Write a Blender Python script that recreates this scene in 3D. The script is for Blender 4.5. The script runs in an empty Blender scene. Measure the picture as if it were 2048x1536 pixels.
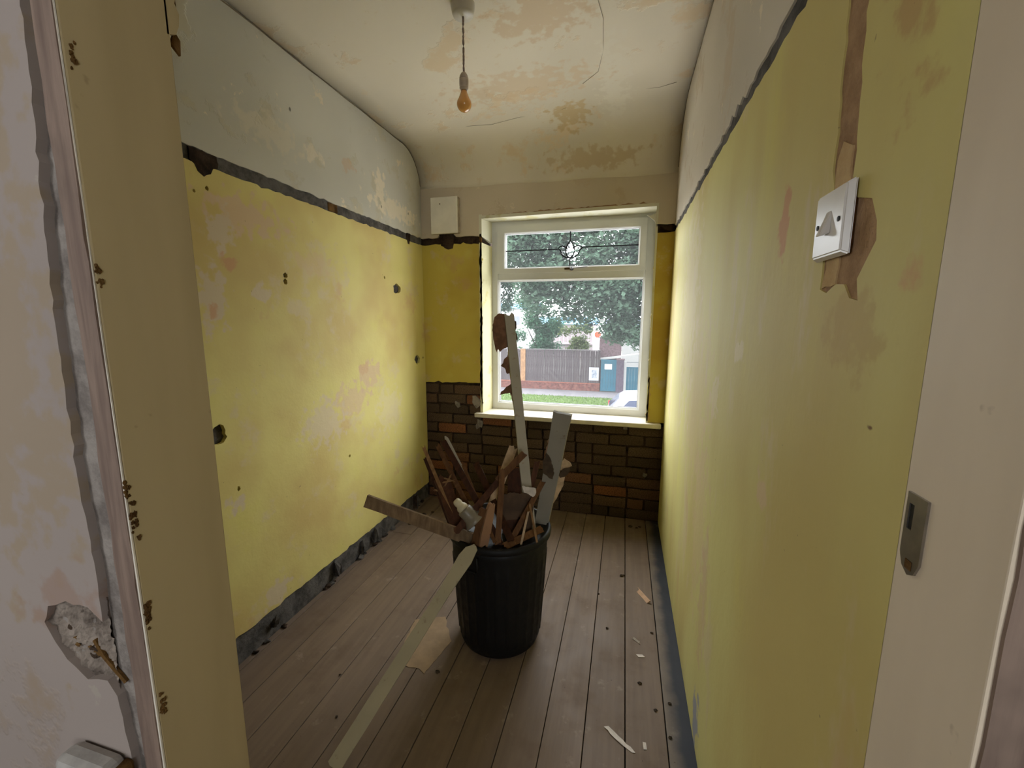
import bpy, bmesh, math, random
from mathutils import Vector, Matrix, noise as mnoise
random.seed(11)
sc = bpy.context.scene
C = sc.collection

# ------------------------------------------------------------------ camera, sky, exposure
cam_d = bpy.data.cameras.new('camera')
cam_d.sensor_fit = 'HORIZONTAL'; cam_d.sensor_width = 36.0
cam_d.lens = 36.0 * 836.6 / 2048.0
cam_d.clip_start = 0.02; cam_d.clip_end = 400
cam = bpy.data.objects.new('camera', cam_d); C.objects.link(cam)
FWD = Vector((-0.25457, 0.95507, -0.15178)); RT = Vector((0.96616, 0.25792, 0.00248)); UP = Vector((-0.04152, 0.14601, 0.98841))
cam.matrix_world = Matrix(((RT.x, UP.x, -FWD.x, 0), (RT.y, UP.y, -FWD.y, 0), (RT.z, UP.z, -FWD.z, 1.35), (0, 0, 0, 1)))
sc.camera = cam

world = bpy.data.worlds.new('overcast_sky'); sc.world = world
world.use_nodes = True
bg = world.node_tree.nodes['Background']
bg.inputs[0].default_value = (0.95, 0.97, 1.0, 1)
bg.inputs[1].default_value = 12.0
sc.view_settings.view_transform = 'Standard'
sc.view_settings.look = 'None'
sc.view_settings.gamma = 1.0
sc.view_settings.use_curve_mapping = False
sc.view_settings.exposure = 0.0
sc.cycles.adaptive_threshold = 0.05
sc.cycles.caustics_reflective = False; sc.cycles.caustics_refractive = False

def portal(name, loc, rot, sx, sy):
    d = bpy.data.lights.new(name, 'AREA'); d.shape = 'RECTANGLE'; d.size = sx; d.size_y = sy
    d.cycles.is_portal = True
    o = bpy.data.objects.new(name, d); C.objects.link(o); o.location = loc; o.rotation_euler = rot
    return o
portal('window_daylight_portal', (-0.39, 3.06, 1.36), (math.radians(-90), 0, 0), 1.1, 1.36)
portal('landing_daylight_portal', (.85, -1.755, 1.525), (math.radians(90), 0, 0), .7, 1.15)
portal('landing_daylight_portal', (-1.75, -1.755, 1.525), (math.radians(90), 0, 0), .9, 1.15)

# ------------------------------------------------------------------ material helpers
class NT:
    def __init__(s, name):
        s.m = bpy.data.materials.new(name); s.m.use_nodes = True
        s.t = s.m.node_tree; s.n = s.t.nodes; s.l = s.t.links
        s.b = s.n['Principled BSDF']; s.out = s.n['Material Output']
        s.tc = s.n.new('ShaderNodeTexCoord'); s.P = s.tc.outputs['Object']
    def set(s, sock, v):
        if isinstance(v, bpy.types.NodeSocket): s.l.new(v, sock)
        elif hasattr(sock.default_value, '__len__') and isinstance(v, (tuple, list)):
            v = tuple(v); sock.default_value = v if len(v) == len(sock.default_value) else v + (1,)
        else: sock.default_value = v
    def noise(s, scale, detail=4, rough=0.55, dist=0.0, vec=None):
        n = s.n.new('ShaderNodeTexNoise'); n.inputs['Scale'].default_value = scale
        n.inputs['Detail'].default_value = detail; n.inputs['Roughness'].default_value = rough; n.inputs['Distortion'].default_value = dist
        s.l.new(vec or s.P, n.inputs['Vector']); return n.outputs['Fac']
    def ramp(s, fac, lo, hi, a=0.0, b=1.0):
        n = s.n.new('ShaderNodeMapRange'); n.interpolation_type = 'SMOOTHSTEP'
        s.set(n.inputs[0], fac); n.inputs[1].default_value = lo; n.inputs[2].default_value = hi
        n.inputs[3].default_value = a; n.inputs[4].default_value = b; return n.outputs[0]
    def mix(s, fac, a, b):
        n = s.n.new('ShaderNodeMix'); n.data_type = 'RGBA'
        s.set(n.inputs[0], fac); s.set(n.inputs[6], a); s.set(n.inputs[7], b); return n.outputs[2]
    def math(s, op, a, b=0.0):
        n = s.n.new('ShaderNodeMath'); n.operation = op; s.set(n.inputs[0], a); s.set(n.inputs[1], b); return n.outputs[0]
    def vec(s, op, a, b):
        n = s.n.new('ShaderNodeVectorMath'); n.operation = op; s.set(n.inputs[0], a); s.set(n.inputs[1], b)
        return n.outputs['Value'] if op == 'LENGTH' else n.outputs['Vector']
    def sep(s, v):
        n = s.n.new('ShaderNodeSeparateXYZ'); s.l.new(v, n.inputs[0]); return n.outputs
    def bump(s, h, strength=0.3, dist=0.01):
        n = s.n.new('ShaderNodeBump'); n.inputs['Strength'].default_value = strength; n.inputs['Distance'].default_value = dist
        s.set(n.inputs['Height'], h); s.l.new(n.outputs['Normal'], s.b.inputs['Normal'])
    def blob(s, c, r, soft=0.30, warp=0.95, wscale=24.0, seed=0.0):
        """mask of an irregular patch centred at c with radii r (metres)"""
        if not hasattr(s, 'wn'): s.wn = {}
        key = wscale
        if key not in s.wn:
            n = s.n.new('ShaderNodeTexNoise'); n.inputs['Scale'].default_value = wscale; n.inputs['Detail'].default_value = 5
            s.l.new(s.P, n.inputs['Vector']); s.wn[key] = n.outputs['Fac']
        d = s.vec('SUBTRACT', s.P, c); d = s.vec('MULTIPLY', d, tuple(1.0 / x for x in r))
        ln = s.vec('LENGTH', d, (0, 0, 0))
        k = s.math('MULTIPLY_ADD', s.wn[key], warp * 4); s.n[-1].inputs[2].default_value = -warp * 2
        ln = s.math('ADD', ln, k)
        return s.ramp(ln, 1.0 - soft, 1.0 + soft, 1.0, 0.0)
    def done(s, col, rough=0.7, spec=0.3):
        s.set(s.b.inputs['Base Color'], col); s.set(s.b.inputs['Roughness'], rough)
        s.b.inputs['Specular IOR Level'].default_value = spec
        return s.m

def srgb(r, g, b):
    f = lambda c: (c / 255 / 12.92) if c <= 10 else ((c / 255 + 0.055) / 1.055) ** 2.4
    return (f(r), f(g), f(b), 1)

def simple(name, c, rough=0.6, var=0.2, scale=20, bump=0.15, spec=0.3, metallic=0.0):
    t = NT(name); n = t.noise(scale, 3)
    dark = tuple(x * (1 - var) for x in c[:3]); lite = tuple(min(1, x * (1 + var)) for x in c[:3])
    col = t.mix(t.ramp(n, 0.3, 0.7), dark, lite)
    t.bump(t.noise(scale * 3, 2), bump, 0.004); t.b.inputs['Metallic'].default_value = metallic
    return t.done(col, rough, spec)

def wood(name, c1, c2, rough=0.7, stretch=(1, 1, 0.08), scale=60):
    t = NT(name); v = t.vec('MULTIPLY', t.P, stretch)
    n = t.noise(scale, 5, 0.6, 0.3, v); m = t.noise(9, 4)
    col = t.mix(t.ramp(n, 0.3, 0.7), c1, c2)
    col = t.mix(t.ramp(m, 0.45, 0.75, 0, 0.55), col, tuple(x * 0.45 for x in c1[:3]))
    t.bump(n, 0.4, 0.003); return t.done(col, rough, 0.2)

# ------------------------------------------------------------------ mesh helpers
def obj(name, bm, mat, parent=None, smooth=False):
    me = bpy.data.meshes.new(name); bmesh.ops.recalc_face_normals(bm, faces=bm.faces[:]); bm.to_mesh(me); bm.free()
    if mat: me.materials.append(mat)
    if smooth:
        for p in me.polygons: p.use_smooth = True
    o = bpy.data.objects.new(name, me); C.objects.link(o)
    if parent: o.parent = parent
    return o
def empty(name, loc=(0, 0, 0)):
    o = bpy.data.objects.new(name, None); C.objects.link(o); o.location = loc; o.empty_display_size = 0.05; return o
def tag(o, label, cat, group=None, kind=None):
    o['label'] = label; o['category'] = cat
    if group: o['group'] = group
    if kind: o['kind'] = kind
    return o
def struct(o, label=None):
    o['kind'] = 'structure'
    if label: o['label'] = label
    return o
def box(bm, x0, x1, y0, y1, z0, z1, bev=0.0):
    r = bmesh.ops.create_cube(bm, size=1)
    for v in r['verts']:
        v.co = Vector(((x0 + x1) / 2 + v.co.x * (x1 - x0), (y0 + y1) / 2 + v.co.y * (y1 - y0), (z0 + z1) / 2 + v.co.z * (z1 - z0)))
    if bev:
        es = list({e for v in r['verts'] for e in v.link_edges})
        bmesh.ops.bevel(bm, geom=es, offset=bev, segments=2, affect='EDGES', profile=0.5)
    return bm
def mbox(*a, **k): return box(bmesh.new(), *a, **k)
def ring(bm, x0, x1, z0, z1, wl, wr, wb, wt, y0, y1, cham=0.0):
    """mitred rectangular frame facing -y (front at y0)"""
    o = [(x0, z0), (x1, z0), (x1, z1), (x0, z1)]
    i = [(x0 + wl, z0 + wb), (x1 - wr, z0 + wb), (x1 - wr, z1 - wt), (x0 + wl, z1 - wt)]
    c = cham; ii = [(i[0][0] - c, i[0][1] - c), (i[1][0] + c, i[1][1] - c), (i[2][0] + c, i[2][1] + c), (i[3][0] - c, i[3][1] + c)]
    loops = [[(x, y1, z) for x, z in o], [(x, y0, z) for x, z in o], [(x, y0, z) for x, z in ii], [(x, y0 + c, z) for x, z in i], [(x, y1, z) for x, z in i]]
    vs = [[bm.verts.new(p) for p in L] for L in loops]
    for a in range(5):
        A, B = vs[a], vs[(a + 1) % 5]
        for k in range(4):
            bm.faces.new((A[k], A[(k + 1) % 4], B[(k + 1) % 4], B[k]))
    return bm
def lathe(bm, prof, seg=32, cx=0, cy=0, flute=None):
    rows = []
    for r, z in prof:
        row = []
        for k in range(seg):
            a = 2 * math.pi * k / seg; rr = r + (flute(a, z) if flute else 0)
            row.append(bm.verts.new((cx + rr * math.cos(a), cy + rr * math.sin(a), z)))
        rows.append(row)
    for a, b in zip(rows, rows[1:]):
        for k in range(seg):
            bm.faces.new((a[k], a[(k + 1) % seg], b[(k + 1) % seg], b[k]))
    for row in (rows[0], rows[-1]):
        if len(set(tuple(v.co) for v in row)) > 2: bm.faces.new(row)
    return bm
def tube(bm, pts, r, seg=8, taper=1.0):
    pts = [Vector(p) for p in pts]; rows = []
    for i, p in enumerate(pts):
        d = (pts[min(i + 1, len(pts) - 1)] - pts[max(i - 1, 0)]).normalized()
        u = d.cross(Vector((0, 0, 1)));  u = u if u.length > 1e-3 else d.cross(Vector((0, 1, 0)))
        u.normalize(); v = d.cross(u); rr = r * (1 + (taper - 1) * i / (len(pts) - 1))
        rows.append([bm.verts.new(p + (u * math.cos(2 * math.pi * k / seg) + v * math.sin(2 * math.pi * k / seg)) * rr) for k in range(seg)])
    for a, b in zip(rows, rows[1:]):
        for k in range(seg): bm.faces.new((a[k], a[(k + 1) % seg], b[(k + 1) % seg], b[k]))
    bm.faces.new(rows[0]); bm.faces.new(rows[-1]); return bm
def jag(loop, step, amp, rnd, keep=()):
    """subdivide a closed 2D loop and roughen it; edges whose index is in keep stay straight"""
    out = []
    n = len(loop)
    for i in range(n):
        a, b = Vector(loop[i]), Vector(loop[(i + 1) % n]); L = (b - a).length
        out.append(tuple(a))
        if i in keep: continue
        k = max(1, int(L / step)); d = (b - a); nn = Vector((-d.y, d.x)).normalized() if L else Vector((0, 0))
        for j in range(1, k):
            p = a + d * (j / k + rnd.uniform(-.25, .25) / k) + nn * rnd.gauss(0, amp)
            out.append(tuple(p))
    return out
def panel(name, to3, outer, holes, depth, mat, parent=None, curl=None):
    """flat slab with holes: 2D loops -> front face on to3(u,v,0), back on to3(u,v,depth)"""
    bm = bmesh.new(); es = []
    for L in [outer] + holes:
        vs = [bm.verts.new((p[0], p[1], 0)) for p in L]
        for i in range(len(vs)): es.append(bm.edges.new((vs[i], vs[(i + 1) % len(vs)])))
    bmesh.ops.triangle_fill(bm, use_beauty=True, edges=es)
    r = bmesh.ops.extrude_face_region(bm, geom=bm.faces[:])
    for v in [g for g in r['geom'] if isinstance(g, bmesh.types.BMVert)]: v.co.z = 1
    for v in bm.verts:
        v.co = Vector(to3(v.co.x, v.co.y, depth if v.co.z > .5 else 0))
    return obj(name, bm, mat, parent)
def blobloop(c, ru, rv, rnd, n=14, amp=0.25):
    return [(c[0] + ru * math.cos(2 * math.pi * k / n) * rnd.uniform(1 - amp, 1 + amp), c[1] + rv * math.sin(2 * math.pi * k / n) * rnd.uniform(1 - amp, 1 + amp)) for k in range(n)]

# ------------------------------------------------------------------ room dimensions (metres)
XL, XR, YB = -1.409, 0.27, 2.804
YF, YH = 0.47, 0.354                      # room face and landing face of the door partition
JL, JR = -0.59, 0.27                      # door lining faces
G = -2.75                                 # street level below the upstairs floor
def ceil_z(x): return 2.455 + (x - XL) / (XR - XL) * 0.07
def cove_r(x): return 0.23 + (x - XL) / (XR - XL) * 0.10

# ------------------------------------------------------------------ surface materials
def yellow_wall(name, patches, base=(srgb(216, 203, 126), srgb(200, 176, 110)), peel=srgb(206, 188, 152), side='x', streak=False):
    t = NT(name)
    v = t.vec('MULTIPLY', t.P, (1, 1, 0.35)) if streak else t.P
    big = t.noise(1.7, 3, 0.6, 0.0, v); med = t.noise(6.0, 5, 0.65, 0.0, v); fine = t.noise(45, 2)
    col = t.mix(t.ramp(big, 0.38, 0.66), base[0], base[1])
    col = t.mix(t.ramp(med, 0.56, 0.68, 0, 0.55), col, peel)
    col = t.mix(t.ramp(t.noise(3.1, 4, 0.65, 0.0, v), 0.62, 0.70, 0, 0.4), col, srgb(196, 150, 118))
    col = t.mix(t.ramp(t.noise(4.3, 4, 0.6, 0.0, v), 0.55, 0.75, 0, 0.45), col, srgb(214, 205, 112))
    for c, r, colr, a in patches:
        m = t.blob(c, r); col = t.mix(t.math('MULTIPLY', m, a), col, colr)
    sp = t.noise(70, 2, 0.5); col = t.mix(t.ramp(sp, 0.75, 0.8, 0, 0.6), col, srgb(120, 100, 70))
    h = t.math('ADD', t.math('MULTIPLY', med, 1.0), t.math('MULTIPLY', fine, 0.25))
    t.bump(h, 0.35, 0.006); return t.done(col, 0.62, 0.25)
PINK, CREAM, RED, GREY = srgb(208, 180, 144), srgb(214, 200, 160), srgb(202, 150, 112), srgb(206, 188, 160)
def L_(y, z): return (XL, y, z)
left_pat = [(L_(1.36, 1.74), (.3, .15, .06), PINK, .9), (L_(1.24, 1.66), (.3, .04, .07), GREY, .9), (L_(1.18, 1.42), (.3, .05, .10), GREY, .9),
            (L_(1.40, 1.45), (.3, .04, .03), GREY, .8), (L_(2.10, 1.04), (.3, .10, .07), PINK, .8), (L_(1.93, .92), (.3, .14, .07), PINK, .7),
            (L_(1.70, .84), (.3, .12, .10), GREY, .7), (L_(1.19, .65), (.3, .04, .03), GREY, .9), (L_(1.33, .18), (.3, .06, .05), GREY, .8),
            (L_(1.26, 1.545), (.3, .03, .03), RED, .7), (L_(1.175, 1.38), (.3, .015, .03), RED, .7), (L_(2.05, 1.08), (.3, .04, .03), RED, .35),
            (L_(1.56, 1.40), (.3, .05, .03), GREY, .5), (L_(1.70, 1.60), (.3, .09, .05), PINK, .5), (L_(2.3, .8), (.3, .12, .12), CREAM, .5)]
M_left = yellow_wall('yellow_plaster_left', left_pat)
def R_(y, z): return (XR, y, z)
right_pat = [(R_(.89, 1.53), (.3, .022, .05), srgb(196, 140, 100), .8), (R_(.866, 1.02), (.3, .03, .03), PINK, .7), (R_(.511, 1.395), (.3, .02, .025), RED, .6),
             (R_(1.11, 1.28), (.3, .04, .02), CREAM, .7), (R_(1.35, 1.12), (.3, .05, .05), CREAM, .6), (R_(1.45, .70), (.3, .10, .25), PINK, .35),
             (R_(1.30, .50), (.3, .05, .18), srgb(196, 150, 130), .3), (R_(1.65, 1.05), (.3, .22, .30), PINK, .25), (R_(1.274, .084), (.3, .04, .07), srgb(150, 150, 155), .95),
             (R_(.543, 1.232), (.3, .008, .004), srgb(110, 75, 45), .9), (R_(.62, 1.34), (.3, .06, .05), srgb(180, 150, 95), .5), (R_(2.0, 1.4), (.3, .2, .4), CREAM, .4), (R_(.55,1.75), (.3,.05,.12), srgb(180, 140, 95), .6)]
M_right = yellow_wall('yellow_plaster_right', right_pat, base=(srgb(208, 199, 128), srgb(196, 178, 112)), streak=True)
M_backyel = yellow_wall('yellow_plaster_back', [], base=(srgb(206, 186, 88), srgb(186, 158, 70)))

def pale_wall(name, base, under, spots, scale=5.0, flake=srgb(226, 212, 186)):
    t = NT(name); n = t.noise(scale, 6, 0.65, 0.0); b = t.noise(1.3, 2)
    col = t.mix(t.ramp(b, .35, .65), base, tuple(x * .86 for x in base[:3]))
    col = t.mix(t.ramp(n, .56, .64, 0, .8), col, under)
    col = t.mix(t.ramp(t.noise(8, 6, .7, 0), .63, .67, 0, .8), col, flake)
    for c, r, colr, a in spots:
        col = t.mix(t.math('MULTIPLY', t.blob(c, r), a), col, colr)
    edge = t.ramp(n, .57, .6); t.bump(edge, .4, .003)
    return t.done(col, .75, .2)
M_upleft = pale_wall('white_distemper_left', srgb(206, 202, 188), srgb(192, 184, 160),
    [(L_(2.45, 2.02), (.3, .22, .05), srgb(226, 214, 190), .9), (L_(2.30, 2.10), (.3, .05, .09), srgb(228, 216, 192), .9), (L_(1.75, 2.10), (.3, .05, .04), srgb(224, 212, 190), .7),
     (L_(1.5, 2.1), (.3, .15, .06), srgb(214, 204, 182), .6), (L_(2.0, 2.13), (.3, .05, .03), srgb(200, 160, 120), .4)])
M_upback = pale_wall('tan_distemper_back', srgb(212, 198, 174), srgb(202, 184, 156), [])
M_upright = pale_wall('white_distemper_right', srgb(204, 194, 176), srgb(190, 174, 150), [])
M_ceil = pale_wall('peeling_ceiling_paint', srgb(232, 222, 202), srgb(226, 204, 170),
    [((-.35, 2.55, 2.45), (.10, .10, .4), srgb(204, 176, 124), .7), ((-.35, 1.75, 2.5), (.16, .12, .4), srgb(214, 182, 140), .5), ((-.1, 2.3, 2.5), (.07, .3, .4), srgb(232, 224, 206), .7),
     ((-.55, 2.2, 2.5), (.3, .12, .4), srgb(216, 186, 146), .45), ((-.25, 2.78, 2.33), (.25, .2, .05), srgb(198, 170, 122), .5)], 3.2)

def masonry(name, c1, c2):
    t = NT(name); n = t.noise(14, 5, .7, 0)
    col = t.mix(t.ramp(n, .35, .65), c1, c2); t.bump(n, .8, .012); return t.done(col, .9, .1)
M_dark = masonry('dark_bare_masonry', srgb(58, 54, 50), srgb(96, 92, 88))
M_bed = masonry('grey_scraped_bed', srgb(70, 67, 64), srgb(104, 100, 95))
M_mortar = masonry('sooty_mortar', srgb(40, 32, 26), srgb(74, 60, 48))
M_raw = masonry('raw_grey_plaster', srgb(112, 104, 98), srgb(152, 144, 136))
M_brownplaster = masonry('bare_brown_plaster', srgb(146, 116, 86), srgb(174, 142, 108))
M_tanplaster = masonry('tan_filler', srgb(186, 156, 112), srgb(200, 172, 128))

def brick_mat():
    t = NT('sooty_brick'); oi = t.n.new('ShaderNodeObjectInfo'); cr = t.n.new('ShaderNodeValToRGB')
    e = cr.color_ramp; e.interpolation = 'LINEAR'
    e.elements[0].color = srgb(84, 72, 60); e.elements[1].color = srgb(160, 104, 70)
    for p, c in ((.35, srgb(98, 82, 68)), (.6, srgb(110, 92, 76)), (.8, srgb(122, 94, 74)), (.92, srgb(138, 96, 70))):
        x = e.elements.new(p); x.color = c
    t.l.new(oi.outputs['Random'], cr.inputs[0]); n = t.noise(22, 5, .7)
    col = t.mix(t.ramp(n, .42, .62, 0, .75), cr.outputs[0], srgb(52, 42, 34))
    col = t.mix(t.ramp(t.noise(35, 4), .66, .72, 0, .5), col, srgb(150, 130, 110))
    t.bump(n, .6, .008); return t.done(col, .9, .1)
M_brick = brick_mat()

def board_mat(name, c, stain=None, st=0.0):
    t = NT(name); v = t.vec('MULTIPLY', t.P, (1, .06, 1)); oi = t.n.new('ShaderNodeObjectInfo')
    n = t.noise(40, 4, .6, 0, v); m = t.noise(5, 4, .7, 0); f = t.noise(90, 2)
    col = t.mix(t.ramp(n, .3, .7, 0, .6), c, tuple(x * .72 for x in c[:3]))
    k = t.ramp(oi.outputs['Random'], 0, 1, 0, .25); col = t.mix(k, col, tuple(x * .62 for x in c[:3]))
    col = t.mix(t.ramp(m, .5, .72, 0, .5), col, srgb(102, 84, 68))
    col = t.mix(t.ramp(t.noise(11, 4, .7), .60, .72, 0, .3), col, srgb(164, 150, 136))
    col = t.mix(t.ramp(f, .72, .78, 0, .7), col, srgb(54, 42, 32))
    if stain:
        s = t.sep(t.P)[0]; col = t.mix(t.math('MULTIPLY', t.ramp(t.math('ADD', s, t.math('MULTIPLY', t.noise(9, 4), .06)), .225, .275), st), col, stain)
    t.bump(n, .15, .003)
    return t.done(col, t.ramp(m, .3, .7, .55, .7), .25)
M_board = board_mat('worn_floorboard', srgb(126, 108, 92))
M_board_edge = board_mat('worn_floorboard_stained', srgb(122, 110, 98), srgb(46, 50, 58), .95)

M_upvc = simple('white_upvc', srgb(222, 222, 220), .35, .03, 6, .02, .5)
M_sill = simple('chipped_white_gloss_sill', srgb(220, 212, 196), .45, .08, 14, .15, .4)
M_reveal = pale_wall('reveal_paint', srgb(222, 218, 196), srgb(206, 198, 150), [])
M_reveal_y = pale_wall('reveal_paint_yellow', srgb(218, 212, 170), srgb(196, 186, 128), [], 9)
M_bead = simple('black_gasket', srgb(150, 150, 152), .5, .05)
M_lead = simple('lead_came', srgb(34, 35, 38), .7, .1, spec=.1)
M_chrome = simple('brushed_metal', srgb(170, 166, 160), .3, .1, 60, .05, .5, .9)
M_blackplastic = simple('dark_plastic', srgb(26, 25, 24), .5, .1)
def glass_mat(name, tint=(1, 1, 1), haze=.009):
    t = NT(name); t.n.remove(t.b)
    tr = t.n.new('ShaderNodeBsdfTransparent'); tr.inputs[0].default_value = (*tint, 1)
    gl = t.n.new('ShaderNodeBsdfGlossy'); gl.inputs['Roughness'].default_value = .02; gl.inputs[0].default_value = (1, 1, 1, 1)
    fr = t.n.new('ShaderNodeFresnel'); fr.inputs[0].default_value = 1.45
    ge = t.n.new('ShaderNodeNewGeometry'); ff_ = t.math('SUBTRACT', 1.0, ge.outputs['Backfacing'])
    mx = t.n.new('ShaderNodeMixShader'); t.l.new(t.math('MULTIPLY', fr.outputs[0], ff_), mx.inputs[0])
    t.l.new(tr.outputs[0], mx.inputs[1]); t.l.new(gl.outputs[0], mx.inputs[2]); veil = t.n.new('ShaderNodeBsdfTranslucent'); veil.inputs[0].default_value = (.9, .92, .95, 1)
    m2 = t.n.new('ShaderNodeMixShader'); m2.inputs[0].default_value = haze  # small translucent share imitates glare haze over the view outside
    t.l.new(mx.outputs[0], m2.inputs[1]); t.l.new(veil.outputs[0], m2.inputs[2]); t.l.new(m2.outputs[0], t.out.inputs[0]); return t.m
M_glass = glass_mat('window_glass', (.97, .98, .985))
def bevelglass():
    t = NT('bevelled_clear_glass'); t.b.inputs['Transmission Weight'].default_value = 1; t.b.inputs['IOR'].default_value = 1.5
    return t.done((1, 1, 1, 1), .03, .5)
M_bevel = bevelglass()

M_hall = pale_wall('landing_wall_paint', srgb(158, 146, 138), srgb(152, 134, 114), [((-.80, .34, 1.35), (.12, .3, .3), srgb(152, 132, 98), .5), ((-.74, .34, .96), (.06, .3, .05), srgb(150, 126, 112), .7)], 2.5, srgb(166, 156, 144))
def jamb_mat(name, c, c2):
    t = NT(name); v = t.vec('MULTIPLY', t.P, (1, 1, .15)); n = t.noise(7, 4, .5, 0, v)
    col = t.mix(t.ramp(n, .35, .65), c, c2); col = t.mix(t.ramp(t.noise(26, 3), .70, .76, 0, .3), col, srgb(110, 84, 56))
    t.bump(t.noise(30, 3), .1, .003); return t.done(col, .5, .35)
M_jamb = jamb_mat('cream_gloss_lining', srgb(186, 168, 128), srgb(174, 156, 116))
M_jambR = jamb_mat('white_gloss_lining', srgb(222, 206, 182), srgb(212, 196, 172))
M_timberedge = wood('stripped_pinkish_timber', srgb(142, 122, 108), srgb(112, 94, 84))
M_lump = masonry('brown_plaster_lump', srgb(72, 50, 26), srgb(110, 82, 46))

# ------------------------------------------------------------------ FLOOR
floor = struct(obj('floor', mbox(-2.6, 1.4, -1.65, 3.1, -.30, -.024), M_mortar))
PITCH, X1 = .1315, .057
edges = [X1 + PITCH * k for k in range(-12, 2)]
edges = [-1.43] + [e for e in edges if e > -1.42] + [.285]
rf = random.Random(4)
for i, (a, b) in enumerate(zip(edges, edges[1:])):
    gap = .0014
    if b > .05: gap = .002
    cuts = [-.6, 2.9]
    if i in (1,): cuts = [-.6, 2.235, 2.9]
    if i in (5, 9): cuts = [-.6, .55, 2.9]
    for y0, y1 in zip(cuts, cuts[1:]):
        dz = rf.uniform(-.0012, .0008)
        obj('floorboard', mbox(a + gap, b - gap, y0 + .001, y1 - .001, -.024, dz, bev=.0012), M_board_edge if b > .25 else M_board, floor)

# ------------------------------------------------------------------ LEFT WALL
wl = struct(obj('wall_left', mbox(-1.62, XL - .016, YH, 3.12, -.3, 2.75), M_dark))
rl = random.Random(21)
toL = lambda u, v, d: (XL - d, u, v)
holesL = [((1.150, .931), .030, .036), ((1.525, 1.535), .012, .012), ((1.522, 1.508), .010, .012), ((2.435, 1.544), .045, .032), ((2.684, 1.07), .036, .030), ((1.203, 1.794), .006, .008),
          ((1.155, 1.774), .005, .006), ((2.768, 1.076), .014, .008), ((1.208, .705), .007, .010), ((1.196, 1.852), .032, .02), ((2.30, 1.60), .008, .008), ((1.88, .62), .008, .008)]
outer = jag([(YF, .12), (YB, .112), (YB, 1.868), (YF, 1.868)], .03, .0024, rl, keep=(1, 3))
# notch where a fixing block was pulled from the picture-rail slot: hole just under the slot edge
panel('plaster', toL, outer, [blobloop(c, a, b, rl) for c, a, b in holesL if c[1] < 1.83], .016, M_left, wl)
panel('plaster', toL, jag([(YF, 1.915), (YB, 1.913), (YB, 2.68), (YF, 2.68)], .025, .0022, rl, keep=(1, 2, 3)),
      [blobloop(c, .006, .008, rl) for c in ((2.30, 2.005), (2.62, 2.04), (1.62, 2.23))], .016, M_upleft, wl)
obj('rail_bed', mbox(XL - .016, XL - .005, YF, YB, 1.86, 1.925), M_bed, wl)
obj('skirting_bed', mbox(XL - .016, XL - .007, YF, YB, -.01, .13), M_bed, wl)
bmx = bmesh.new(); box(bmx, XL - .02, XL - .001, 1.83, 1.90, 1.872, 1.912, .004)
o = obj('fixing_block', bmx, M_lump, wl); o['label'] = 'brown timber fixing stub left in the rail slot'
panel('bare_pocket', lambda u, v, d: (XL + .0015 - d, u, v), jag([(1.150, 1.912), (1.150, 1.872), (1.166, 1.862), (1.175, 1.842), (1.196, 1.830), (1.205, 1.838), (1.222, 1.846), (1.232, 1.866), (1.25, 1.872), (1.25, 1.912)], .012, .002, rl), [], .01, M_mortar, wl)
panel('bare_pocket', lambda u, v, d: (XL + .0015 - d, u, v), jag([(2.59, 1.912), (2.59, 1.87), (2.60, 1.845), (2.62, 1.845), (2.63, 1.87), (2.64, 1.912)], .012, .002, rl), [], .01, M_mortar, wl)
# loose chips and rubble along the foot of the stripped skirting
for k in range(26):
    y = rl.uniform(1.15, 2.75); s = rl.uniform(.006, .02)
    bm = bmesh.new(); bmesh.ops.create_icosphere(bm, subdivisions=1, radius=1)
    for v in bm.verts: v.co = Vector((v.co.x * s * rl.uniform(.6, 1.3), v.co.y * s * rl.uniform(.8, 2), v.co.z * s * .7)) * rl.uniform(.8, 1.1)
    for v in bm.verts: v.co += Vector((XL - .006 + rl.uniform(0, .02), y, s * .4 + (rl.uniform(.0, .1) if k % 3 == 0 else 0)))
    obj('mortar_chip', bm, rl.choice([M_dark, M_mortar]), wl)

# ------------------------------------------------------------------ RIGHT WALL
wr = struct(obj('wall_right', mbox(XR + .014, .50, YF - .11, 3.12, -.3, 2.75), M_dark))
rr = random.Random(5)
toR = lambda u, v, d: (XR + d, u, v)
sw_hole = [(.712, 1.555), (.70, 1.50), (.712, 1.44), (.711, 1.394), (.69, 1.388), (.665, 1.398), (.642, 1.396), (.625, 1.378), (.604, 1.374), (.612, 1.40), (.596, 1.42), (.58, 1.44), (.584, 1.462), (.60, 1.49),
           (.635, 1.500), (.652, 1.53), (.650, 1.56), (.657, 1.62), (.662, 1.70), (.668, 1.78), (.672, 1.86), (.722, 1.86), (.722, 1.78), (.718, 1.70), (.712, 1.62)]
panel('plaster', toR, jag([(YF, .004), (YB, .004), (YB, 1.882), (YF, 1.874)], .03, .004, rr, keep=(0, 1, 3)), [jag(sw_hole, .02, .0025, rr)], .014, M_right, wr)
obj('rail_bed', mbox(XR + .005, XR + .014, YF, YB, 1.86, 1.93), M_bed, wr)
panel('plaster', toR, jag([(YF, 1.913), (YB, 1.915), (YB, 2.7), (YF, 2.7)], .03, .005, rr, keep=(1, 2, 3)), [], .014, M_upright, wr)
o = obj('bare_plaster', mbox(XR + .0025, XR + .0139, .57, .74, 1.36, 1.872), M_brownplaster, wr)
panel('filler_patch', lambda u, v, d: (XR + .0005 + d, u, v), jag([(.708, 1.395), (.668, 1.398), (.665, 1.45), (.70, 1.45)], .012, .002, rr), [], .006, M_tanplaster, wr)
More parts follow.
